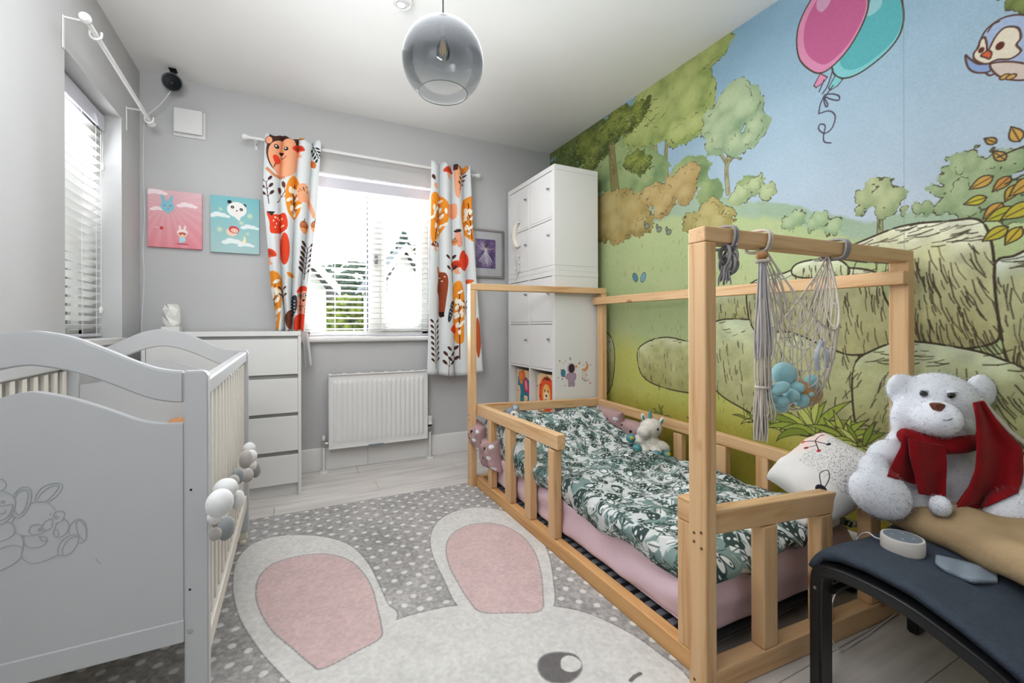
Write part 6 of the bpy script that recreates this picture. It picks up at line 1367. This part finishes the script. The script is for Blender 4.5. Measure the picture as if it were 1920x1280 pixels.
# ================================================================== footstool at the right
m_bent = mat('black_bentwood', '#0d0d0f', .35, var=.1, spec=.5); m_seat = mat('blue_grey_cloth', '#3c4552', .9, var=.12, scale=60, bump=.6, bscale=250)
SX0, SX1 = -.835, -.775
prof_ = [(-2.795, .0), (-2.795, .30), (-2.80, .352), (-2.822, .378), (-2.86, .390), (-2.93, .392), (-3.02, .382), (-3.11, .352), (-3.19, .315), (-3.26, .262), (-3.29, .20), (-3.295, .0)]
stool = thing('footstool', 'black bentwood footstool with a blue grey cloth seat at the right edge', 'footstool', (-.55, -3.05, 0))
def bent(x0, x1):
    C_ = smoothline([np.array(p) for p in [prof_[0], prof_[1]]], 1) + smoothline([np.array(p) for p in prof_[1:-1]], 4)[1:] + [np.array(prof_[-1])]; th = .034; O, I = [], []
    for i, p in enumerate(C_):
        a = C_[max(0, i - 1)]; b = C_[min(len(C_) - 1, i + 1)]; d = b - a; d /= np.linalg.norm(d); n = np.array([-d[1], d[0]]); O.append(p); I.append(p - n * -th if False else p + np.array([d[1], -d[0]]) * 0 + (-np.array([d[1], -d[0]])) * 0)
    pts_o = [tuple(p) for p in C_]; pts_i = []
    for i, p in enumerate(C_):
        a = C_[max(0, i - 1)]; b = C_[min(len(C_) - 1, i + 1)]; d = (b - a) / np.linalg.norm(b - a); n = np.array([d[1], -d[0]])   # inward for a path that runs up, over and down towards -y
        c_ = np.array([-3.045, .15]); n = n if (c_ - p) @ n > 0 else -n; pts_i.append(tuple(p + n * th))
    vs, fs = [], []; k = len(pts_o)
    for x in (x0, x1):
        for q in pts_o: vs.append((x, q[0], q[1]))
        for q in pts_i: vs.append((x, q[0], q[1]))
    for i in range(k - 1):
        o0, o1, i0, i1 = i, i + 1, k + i, k + i + 1; s = 2 * k
        fs += [(o0, o1, i1, i0), (s + o0, s + i0, s + i1, s + o1), (o0, s + o0, s + o1, o1), (i0, i1, s + i1, s + i0)]
    for i in (0, k - 1): fs.append((i, k + i, 3 * k + i, 2 * k + i))
    bm = bmesh.new(); V = [bm.verts.new(v) for v in vs]
    for f in fs: bm.faces.new([V[j] for j in f])
    bmesh.ops.recalc_face_normals(bm, faces=bm.faces); bmesh.ops.bevel(bm, geom=[e for e in bm.edges if e.is_manifold and e.calc_face_angle(0) > 1.2], offset=.006, segments=3, affect='EDGES')
    return bm_me(bm)
link('side_frame', bent(SX0, SX1), m_bent, stool, smooth=True); link('side_frame', bent(-.27, -.21), m_bent, stool, smooth=True)
for y, z in ((-2.83, .30), (-3.24, .2)): tube('cross_bar', [(SX1 - .01, y, z), (-.26, y, z)], .012, m_bent, stool, 12)
lathe('bolt', [(.001, -.001), (.004, -.001), (.005, .001)], (SX0 - .0, -2.812, .31), m_metal, stool, 12, axis='x')
sy_ = [p[0] for p in prof_[2:11]][::-1]; sz_ = [p[1] for p in prof_[2:11]][::-1]
def seatf(a, b):
    y = lerp(-2.800, -3.27, b); x = lerp(SX0 + .028, -.225, a); z = float(np.interp(y, sy_, sz_)) + .013 - .012 * math.sin(math.pi * a) + .004 * math.sin(a * 9 + b * 5)
    if a < .04: z -= .006 * (1 - a / .04)
    if b < .04: z -= .014 * (1 - b / .04) ** 2
    return (x, y, z)
o = link('seat_cover', grid_mesh(seatf, 60, 60), m_seat, stool, smooth='all'); sd = o.modifiers.new('padding', 'SOLIDIFY'); sd.thickness = .022; sd.offset = -1
# tan cushion and pale blue cloth on it
o = cushion('cushion', (-.325, -3.115, .448), (.95, -.30, .0), (.30, .95, .0), (0, 0, 1), .235, .26, .066, mat('tan_linen', '#a88f6c', .95, var=.10, scale=12, bump=.7, bscale=45), None, n=40, wr=.11, seed=3, pinch=.10); tagit(o, 'tan cloth cushion on the footstool under the white teddy bear', 'cushion')
def clf(a, b):
    u, v = lerp(1755, 1870, a), lerp(1046, 1078, a) + lerp(-6, 24, b) * (.5 + .5 * math.sin(3 * a)); return tuple(at(u, v, 'z', .418 - .006 * b - .02 * a + .003 * math.sin(12 * a)))
o = sheet('folded_cloth', clf, 20, 8, mat('pale_blue_towel', '#8b98a4', .95, bump=.6, bscale=200), None, .012); tagit(o, 'pale blue cloth tucked under the tan cushion', 'cloth')
# smart speaker
ec_ = (-.597, -2.919, .4045)
t = thing('smart_speaker', 'round white smart speaker with a grey top on the footstool', 'speaker', ec_)
lathe('speaker_body', [(.045, .003), (.0485, .005), (.050, .010), (.050, .042), (.0485, .0465), (.044, .0472)], ec_, mat('speaker_white', '#cfcac4', .5), t, 48)
lathe('rubber_base', [(.001, 0), (.046, 0), (.047, .0035), (.044, .004)], ec_, m_black, t, 40)
lathe('top_plate', [(.001, .0473), (.0435, .0472), (.0437, .044)], ec_, mat('speaker_grey', '#747c86', .45), t, 48)
for k in range(4): a = k * math.pi / 2 + .4; lathe('button', [(.001, .0478), (.0032, .0477), (.0035, .047)], (ec_[0] + .024 * math.cos(a), ec_[1] + .024 * math.sin(a), ec_[2]), mat('button_pale', '#a4abb4', .4), t, 12)
for k in range(4): a = k * math.pi / 2 + 1.19; lathe('microphone', [(.001, .0477), (.0012, .0476), (.0014, .047)], (ec_[0] + .036 * math.cos(a), ec_[1] + .036 * math.sin(a), ec_[2]), MATS['button_pale'], t, 8)
cbp = [(ec_[0] + .02, ec_[1] + .046, ec_[2] + .012), tuple(at(1643, 1008, 'y', -2.86)), tuple(at(1625, 998, 'y', -2.83)), tuple(at(1606, 1012, 'y', -2.79)), tuple(at(1585, 1070, 'y', -2.772)), tuple(at(1560, 1130, 'y', -2.76)), tuple(at(1554, 1180, 'y', -2.755)), tuple(at(1575, 1218, 'y', -2.75)), tuple(at(1605, 1232, 'y', -2.75)), tuple(at(1630, 1218, 'y', -2.75)), tuple(at(1642, 1190, 'y', -2.745)), tuple(at(1680, 1150, 'y', -2.74))]
cbp = [(p[0], p[1], max(.006, p[2])) for p in cbp]
tagit(tube('speaker_cable', smoothline(cbp, 6), .0022, mat('white_cable', '#d4d4d8', .5), None, 8), 'white cable looping from the smart speaker behind the footstool leg', 'cable')
lathe_dir('cable_plug', [(.001, -.012), (.0045, -.011), (.005, .008), (.003, .012)], np.array([ec_[0] + .018, ec_[1] + .050, ec_[2] + .014]), Matrix.Rotation(1.2, 3, 'X'), mat('white_cable', '#d4d4d8', .5), t, 10)

# ================================================================== white teddy bear
def BE(u, v, d, pw_, ph_, k=.62, roll=0):
    t_ = (u - 960) / FPX; w_ = pw_ * d / FPX; rd = k * w_; rx = math.sqrt(max((.35 * w_) ** 2, w_ * w_ - (t_ * rd) ** 2)); return (deep(u, v, d), (rx, rd, ph_ * d / FPX), RB @ Matrix.Rotation(roll, 3, 'Y'))
m_bear = mat('white_plush', '#e4e6ee', 1.0, var=.01, bump=.25, bscale=90, sheen=.3, spec=.1)
def furmat(name, col):
    m, nt, b = base(name); L = nt.links.new; nt.nodes.remove(b); d = N(nt, 'ShaderNodeBsdfDiffuse'); t = N(nt, 'ShaderNodeBsdfTranslucent'); x = N(nt, 'ShaderNodeMixShader'); x.inputs[0].default_value = .35
    for q in (d, t): q.inputs[0].default_value = (*lin(col), 1)
    L(d.outputs[0], x.inputs[1]); L(t.outputs[0], x.inputs[2]); L(x.outputs[0], nt.nodes['Material Output'].inputs[0]); return m
m_fur = furmat('white_fur', '#eef0f8')
bear = thing('teddy_bear', 'large white plush teddy bear with a red scarf sitting on the tan cushion', 'teddy bear', deep(1775, 960, 1.48))
bb = [BE(1757, 758, 1.50, 84, 60), BE(1708, 785, 1.48, 42, 44), BE(1812, 785, 1.50, 42, 44), BE(1760, 800, 1.46, 70, 40), BE(1757, 783, 1.40, 52, 34, .8),
      BE(1690, 728, 1.52, 31, 30, .45), BE(1838, 734, 1.53, 33, 34, .45), BE(1765, 845, 1.52, 84, 50), BE(1775, 900, 1.50, 98, 72), BE(1780, 945, 1.49, 108, 36),
      BE(1690, 842, 1.49, 38, 36), BE(1662, 862, 1.46, 42, 40, .7, .4), BE(1640, 882, 1.42, 34, 34, .7), BE(1650, 925, 1.38, 66, 44, .55, .55), BE(1700, 945, 1.44, 52, 34, .7, .3),
      BE(1868, 860, 1.47, 36, 40), BE(1905, 885, 1.40, 34, 34), BE(1922, 905, 1.34, 26, 26), BE(1850, 960, 1.42, 56, 40), BE(1905, 968, 1.31, 68, 54, .55)]
bbody = link('body', blobmesh(bb, .010, 7), m_bear, bear, smooth='all')
from mathutils.bvhtree import BVHTree
def bvh_of(o):
    me = o.data; off = wloc(o); return BVHTree.FromPolygons([v.co + off for v in me.vertices], [tuple(p.vertices) for p in me.polygons])
BV = bvh_of(bbody)
def hit(u, v, lift=0.0, dflt=1.42):
    d = Vector([float(x) for x in ray(u, v)]); o = Vector(CAM); h = BV.ray_cast(o, d.normalized())
    if h[0] is None: return deep(u, v, dflt)
    return np.array(h[0] - d.normalized() * lift)
fur('fur', bbody, m_fur, bear, 26000, .009, .0011, 7, .3)
m_eye = mat('toy_eye', '#101012', .1)
def stud(n, u, v, pw_, ph_, mm_, lift=.004, depth=.008, roll=0, par=bear):
    p = hit(u, v, lift); d = (p - CAM) @ fw_; return ell(n, p, (pw_ * d / FPX * .85, depth, ph_ * d / FPX), mm_, par, rot=RB @ Matrix.Rotation(roll, 3, 'Y'))
for u, v, r_ in ((1732, 738, .12), (1784, 741, -.12)): e_ = stud('eye', u, v, 9, 5.5, m_eye, .009, .007, r_); stud('eyelid', u, v - 6.5, 11, 3, m_bear, .007, .008, r_, e_)
def nosemesh():
    c_ = hit(1761, 763, .009); bm = bmesh.new(); pts = smoothline([(-.019, .009), (0, .012), (.019, .009), (.012, -.006), (0, -.015), (-.012, -.006)], 4, True)
    A = [bm.verts.new(Vector(c_ + rt * x + up_ * z * 1.0 + fw_ * .012)) for x, z in pts]; B = [bm.verts.new(Vector(c_ + rt * x * .8 + up_ * z * .8 - fw_ * .004)) for x, z in pts]
    bm.faces.new(B)
    for i in range(len(pts)): bm.faces.new((A[i], A[(i + 1) % len(pts)], B[(i + 1) % len(pts)], B[i]))
    return bm_me(bm)
link('nose', nosemesh(), mat('brown_nose', '#6b3a2a', .7, bump=.4, bscale=300), bear, smooth=True)
tube('mouth', [hit(u, v, .009) for u, v in smoothline([(1768, 787), (1776, 788), (1786, 784)], 4)], .0012, m_eye, bear, 6)
# scarf
m_scarf = mat('red_velvet', '#850a14', .75, var=.18, scale=25, bump=.3, bscale=60, sheen=.08, spec=.15); m_lin = mat('scarf_lining', '#c7bcb6', .9)
scarf = thing('scarf', 'red velvet scarf wound round the neck of the white teddy bear', 'scarf', hit(1765, 832))
bm = bmesh.new(); add_tube(bm, [hit(u, v, .016, 1.47) for u, v in smoothline([(1686, 806), (1705, 820), (1735, 828), (1770, 834), (1805, 832), (1830, 824), (1848, 812)], 5)], [.008, .018, .022, .025, .027] + [.028] * 20 + [.026, .024, .020, .016, .012, .008], 12)
link('neck_band', bm_me(bm), m_scarf, scarf, smooth=True)
def tailf(Lb, Rb, l0, fold, am):
    LA, RA = np.array(Lb, float), np.array(Rb, float); tl, tr_ = np.linspace(0, 1, len(LA)), np.linspace(0, 1, len(RA))
    def f(a, b):
        ul = np.interp(b, tl, LA[:, 0]); vl = np.interp(b, tl, LA[:, 1]); ur = np.interp(b, tr_, RA[:, 0]); vr = np.interp(b, tr_, RA[:, 1]); u, v = lerp(ul, ur, a), lerp(vl, vr, a)
        d = l0 - am * math.sin(fold * a * math.pi + .6) * (.5 + b * .5) - am * .4 * math.sin(fold * 2.3 * a + 2 * b)
        h = hit(u, v, .010, 9); dh = (h - CAM) @ fw_
        return tuple(deep(u, v, min(d, dh)))
    return f
def tail(n, Lb, Rb, l0, fold, am, mm_=m_scarf, th=.006):
    o = link(n, grid_mesh(tailf(Lb, Rb, l0, fold, am), 40, 40), mm_, scarf, smooth='all'); sm = o.modifiers.new('soften', 'SMOOTH'); sm.iterations = 6; sm.factor = .6; sd = o.modifiers.new('cloth', 'SOLIDIFY'); sd.thickness = th; sd.offset = 0; return o
tail('scarf_end', [(1692, 812), (1688, 838), (1674, 865), (1663, 892)], [(1718, 824), (1722, 860), (1722, 890), (1716, 909)], 1.385, 1.6, .008)
tail('scarf_end', [(1702, 820), (1706, 860), (1714, 890), (1722, 926)], [(1772, 834), (1776, 870), (1775, 905), (1773, 937)], 1.365, 1.8, .009)
tail('scarf_end', [(1825, 752), (1832, 790), (1831, 840), (1827, 880), (1812, 920), (1790, 955)], [(1842, 749), (1864, 782), (1893, 815), (1917, 838), (1919, 885), (1911, 925)], 1.335, 2.6, .012)
tail('scarf_end', [(1790, 950), (1796, 958), (1806, 968)], [(1832, 890), (1870, 930), (1912, 922)], 1.352, 2.0, .006)
tail('lining_edge', [(1838, 747), (1862, 778), (1892, 811), (1918, 832)], [(1842, 745), (1867, 775), (1898, 808), (1924, 829)], 1.340, 1.0, .002, m_lin, .004)
pm = deep(1763, 948, 1.31); po = ell('pompom', pm, (20 * 1.30 / FPX * .85, .026, 19 * 1.30 / FPX), m_bear, scarf, rot=RB); fur('pompom_fur', po, m_fur, scarf, 900, .007, .0011, 9)

# ================================================================== macrame hammock with a turtle
m_rope = mat('macrame_rope', '#c2b9ae', .9, var=.06, bump=.4, bscale=400); m_ropeg = mat('grey_rope', '#8f8b8c', .9, var=.08, bump=.4, bscale=400)
YB = -2.678
A_, B_ = at(1428, 462, 'y', YB), at(1556, 478, 'y', YB); A_ = np.array(A_); B_ = np.array(B_)
net = thing('macrame_net', 'knotted macrame hammock net with long tassels tied to the near top beam of the bed', 'toy net', (A_ + B_) / 2)
def loop(name, x, w_, mm_, par, n=2, r=.004):
    f = (x - XL) / (XR - XL); yc = endy(x, 0) - PD / 2
    for k in range(n):
        xx = x + (k - (n - 1) / 2) * .011; c_ = [(xx, yc - PD / 2 - .005, TB - .004), (xx + .003, yc - PD / 2 - .005, TB + .048), (xx, yc + PD / 2 + .005, TB + .048), (xx - .002, yc + PD / 2 + .005, TB - .004), (xx, yc, TB - .012)]
        tube(name, smoothline(c_, 4, True), r, mm_, par, 8, closed=True)
loop('beam_loop', A_[0] - .01, 0, m_rope, net, 2); loop('beam_loop', B_[0], 0, m_ropeg, net, 3)
botz = at(1492, 768, 'y', YB)[2]; midz = at(1505, 618, 'y', YB)[2]; zt_ = (A_[2] + B_[2]) / 2
def NS(p, q):   # p along the net from tie to tie, q round the pouch from front rim (0) to back rim (1)
    P = A_ * (1 - p) + B_ * p; s = math.sin(math.pi * p) ** .85; a = math.pi * q
    sag = (zt_ - midz) * s + (midz - botz) * s * math.sin(a) ** .8; x = P[0] + (.5 - p) * .02 + (-.03 if True else 0) * s * math.sin(a); shrink = 1 - .25 * s * math.sin(a)
    cxm = (A_[0] + B_[0]) / 2 - .01; x = cxm + (x - cxm) * shrink
    return (x, P[1] - .105 * s * math.cos(a), P[2] - sag)
bm = bmesh.new()
for q in (0, 1): add_tube(bm, [NS(p, q) for p in np.linspace(0, 1, 30)], .0032, 6)
link('rim_cord', bm_me(bm), m_rope, net, smooth=True)
bm = bmesh.new()
for k in range(-9, 10):
    for s in (-1, 1):
        L_ = [];
        for i in range(40):
            q = i / 39; p = .5 + k / 12 + s * (q - .5) * .55
            if .03 < p < .97: L_.append(NS(p, q))
        if len(L_) > 3: add_tube(bm, L_, .0021, 5)
link('net_cord', bm_me(bm), m_rope, net, smooth=True)
bm = bmesh.new()
for k in range(6): p0 = A_ + np.array([.004 * k - .01, .004 * (k % 3), 0]); add_tube(bm, smoothline([p0, NS(.06 + .02 * k, .1 * k), NS(.14, .18 * k)], 5), .0022, 5); p1 = B_ + np.array([.004 * k - .01, .004 * (k % 3), 0]); add_tube(bm, smoothline([p1, NS(.94 - .02 * k, .15 * k), NS(.84, .18 * k)], 5), .0022, 5)
link('hanging_cord', bm_me(bm), m_rope, net, smooth=True, kind='stuff')
T0 = np.array(at(1428, 486, 'y', YB - .03)); T1 = np.array(at(1436, 820, 'y', YB - .03))
ell('wooden_bead', at(1428, 479, 'y', YB - .03), (.017, .017, .014), mat('bead_wood', '#a8794a', .5), net, u=16, v=10)
def tassel(z0, z1, x, y, n, r0, r1, seed, lean=0):
    R = random.Random(seed); bm = bmesh.new()
    for k in range(n):
        a = k * 2.4; q = math.sqrt((k + .5) / n); x0, y0 = x + r0 * q * math.cos(a), y + r0 * q * math.sin(a); x1, y1 = x + lean + r1 * q * math.cos(a), y + r1 * q * math.sin(a)
        add_tube(bm, smoothline([(x0, y0, z0), (lerp(x0, x1, .3) + R.uniform(-.003, .003), lerp(y0, y1, .3), lerp(z0, z1, .35)), (lerp(x0, x1, .8) + R.uniform(-.004, .004), y1, lerp(z0, z1, .75)), (x1 + R.uniform(-.003, .003), y1, z1 + R.uniform(-.008, .012))], 3), .0022, 5)
    return bm_me(bm)
zz = lambda v: at(1432, v, 'y', YB - .03)[2]
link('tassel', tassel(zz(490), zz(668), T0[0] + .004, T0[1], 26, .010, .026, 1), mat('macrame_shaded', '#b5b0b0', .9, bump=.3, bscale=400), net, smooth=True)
link('tassel', tassel(zz(560), zz(725), T0[0] + .002, T0[1], 22, .012, .024, 2, .002), m_rope, net, smooth=True)
link('tassel', tassel(zz(715), zz(785), T0[0] + .006, T0[1], 26, .020, .032, 3, .004), m_rope, net, smooth=True)
link('tassel', tassel(zz(725), zz(822), T0[0] - .002, T0[1], 24, .012, .018, 4, -.006), m_rope, net, smooth=True)
for v in (490, 725): tube('tassel_band', [(T0[0] + .004 + .017 * math.cos(a) * (1 if v < 600 else 1.2), T0[1] + .017 * math.sin(a), zz(v)) for a in np.linspace(0, 6.283, 16, endpoint=False)], .005, m_rope, net, 6, closed=True)
bw = np.array(at(1540, 640, 'y', YB - .09))
for s, u1, v1 in ((-1, 1533, 692), (1, 1549, 688)): tube('bow_tail', smoothline([bw, at((1540 + u1) / 2 + s * 5, 662, 'y', YB - .10), at(u1, v1, 'y', YB - .09)], 5), [.006] * 4 + [.0075] * 7, mat('white_bow', '#b9bcc6', .9), net, 8)
# coiled rope hanging by the post
t = thing('coiled_rope', 'coil of grey rope knotted round the beam beside the near bed post', 'rope', at(1362, 480, 'y', YB))
xx_ = at(1382, 460, 'y', YB - .03)[0]; loop('beam_loop', xx_, 0, m_ropeg, t, 2)
kc_ = np.array(at(1366, 487, 'y', YB)); R = random.Random(2); bm = bmesh.new()
for k in range(9):
    th = R.uniform(0, 3.14); ph = R.uniform(-.6, .6); rr = R.uniform(.018, .030); o_ = np.array([R.uniform(-.012, .012), R.uniform(-.01, .01), R.uniform(-.018, .018)])
    add_tube(bm, [kc_ + o_ + np.array([rr * math.cos(a) * math.cos(th), rr * math.cos(a) * math.sin(th), rr * math.sin(a) * 1.1 + ph * .01]) for a in np.linspace(0, 6.283, 16, endpoint=False)], .0042, 6, closed=True)
add_tube(bm, smoothline([(xx_, kc_[1] - .03, TB - .004), kc_ + np.array([.02, 0, .03]), kc_], 5), .0042, 6)
link('coil', bm_me(bm), m_ropeg, t, smooth=True)
kz = at(1358, 530, 'y', YB)
link('frayed_end', tassel(kc_[2] - .02, kz[2], kc_[0] - .012, kc_[1], 16, .010, .018, 9, -.004), m_ropeg, t, smooth=True)
# turtle toy in the net
m_tb = mat('pale_blue_plush', '#8db9bf', .95, bump=.5, bscale=120, sheen=.4); m_tt = mat('tan_plush', '#a98356', .95, bump=.5, bscale=120, sheen=.3)
def V3(u, v, dy=0): return np.array(at(u, v, 'y', YB + dy))
def rr_(px): return px * 1.62 / FPX
t = thing('turtle_toy', 'pale blue and tan plush turtle lying in the macrame net', 'soft toy', V3(1490, 725))
ell('shell', V3(1495, 735), (rr_(38), .07, rr_(24)), m_tt, t, rot=Matrix.Rotation(.15, 3, 'Y')); ell('belly', V3(1500, 735, -.03), (rr_(24), .045, rr_(20)), m_tt, t); ell('head', V3(1470, 702, -.02), (rr_(20), .035, rr_(20)), m_tb, t)
for u, v, a, b, r_ in ((1462, 728, 22, 9, -.3), (1494, 726, 11, 9, .2), (1521, 718, 11, 14, .2), (1484, 742, 14, 11, .1), (1502, 750, 14, 11, -.2), (1465, 752, 14, 9, .6), (1512, 738, 9, 7, 0)): ell('flipper', V3(u, v, -.055), (rr_(a) * .9, .022, rr_(b)), m_tb, t, rot=Matrix.Rotation(r_, 3, 'Y'))
for u, v in ((1462, 762), (1446, 742)): ell('flipper', V3(u, v, -.04), (rr_(14), .02, rr_(8)), m_tb, t, rot=Matrix.Rotation(.6, 3, 'Y'))
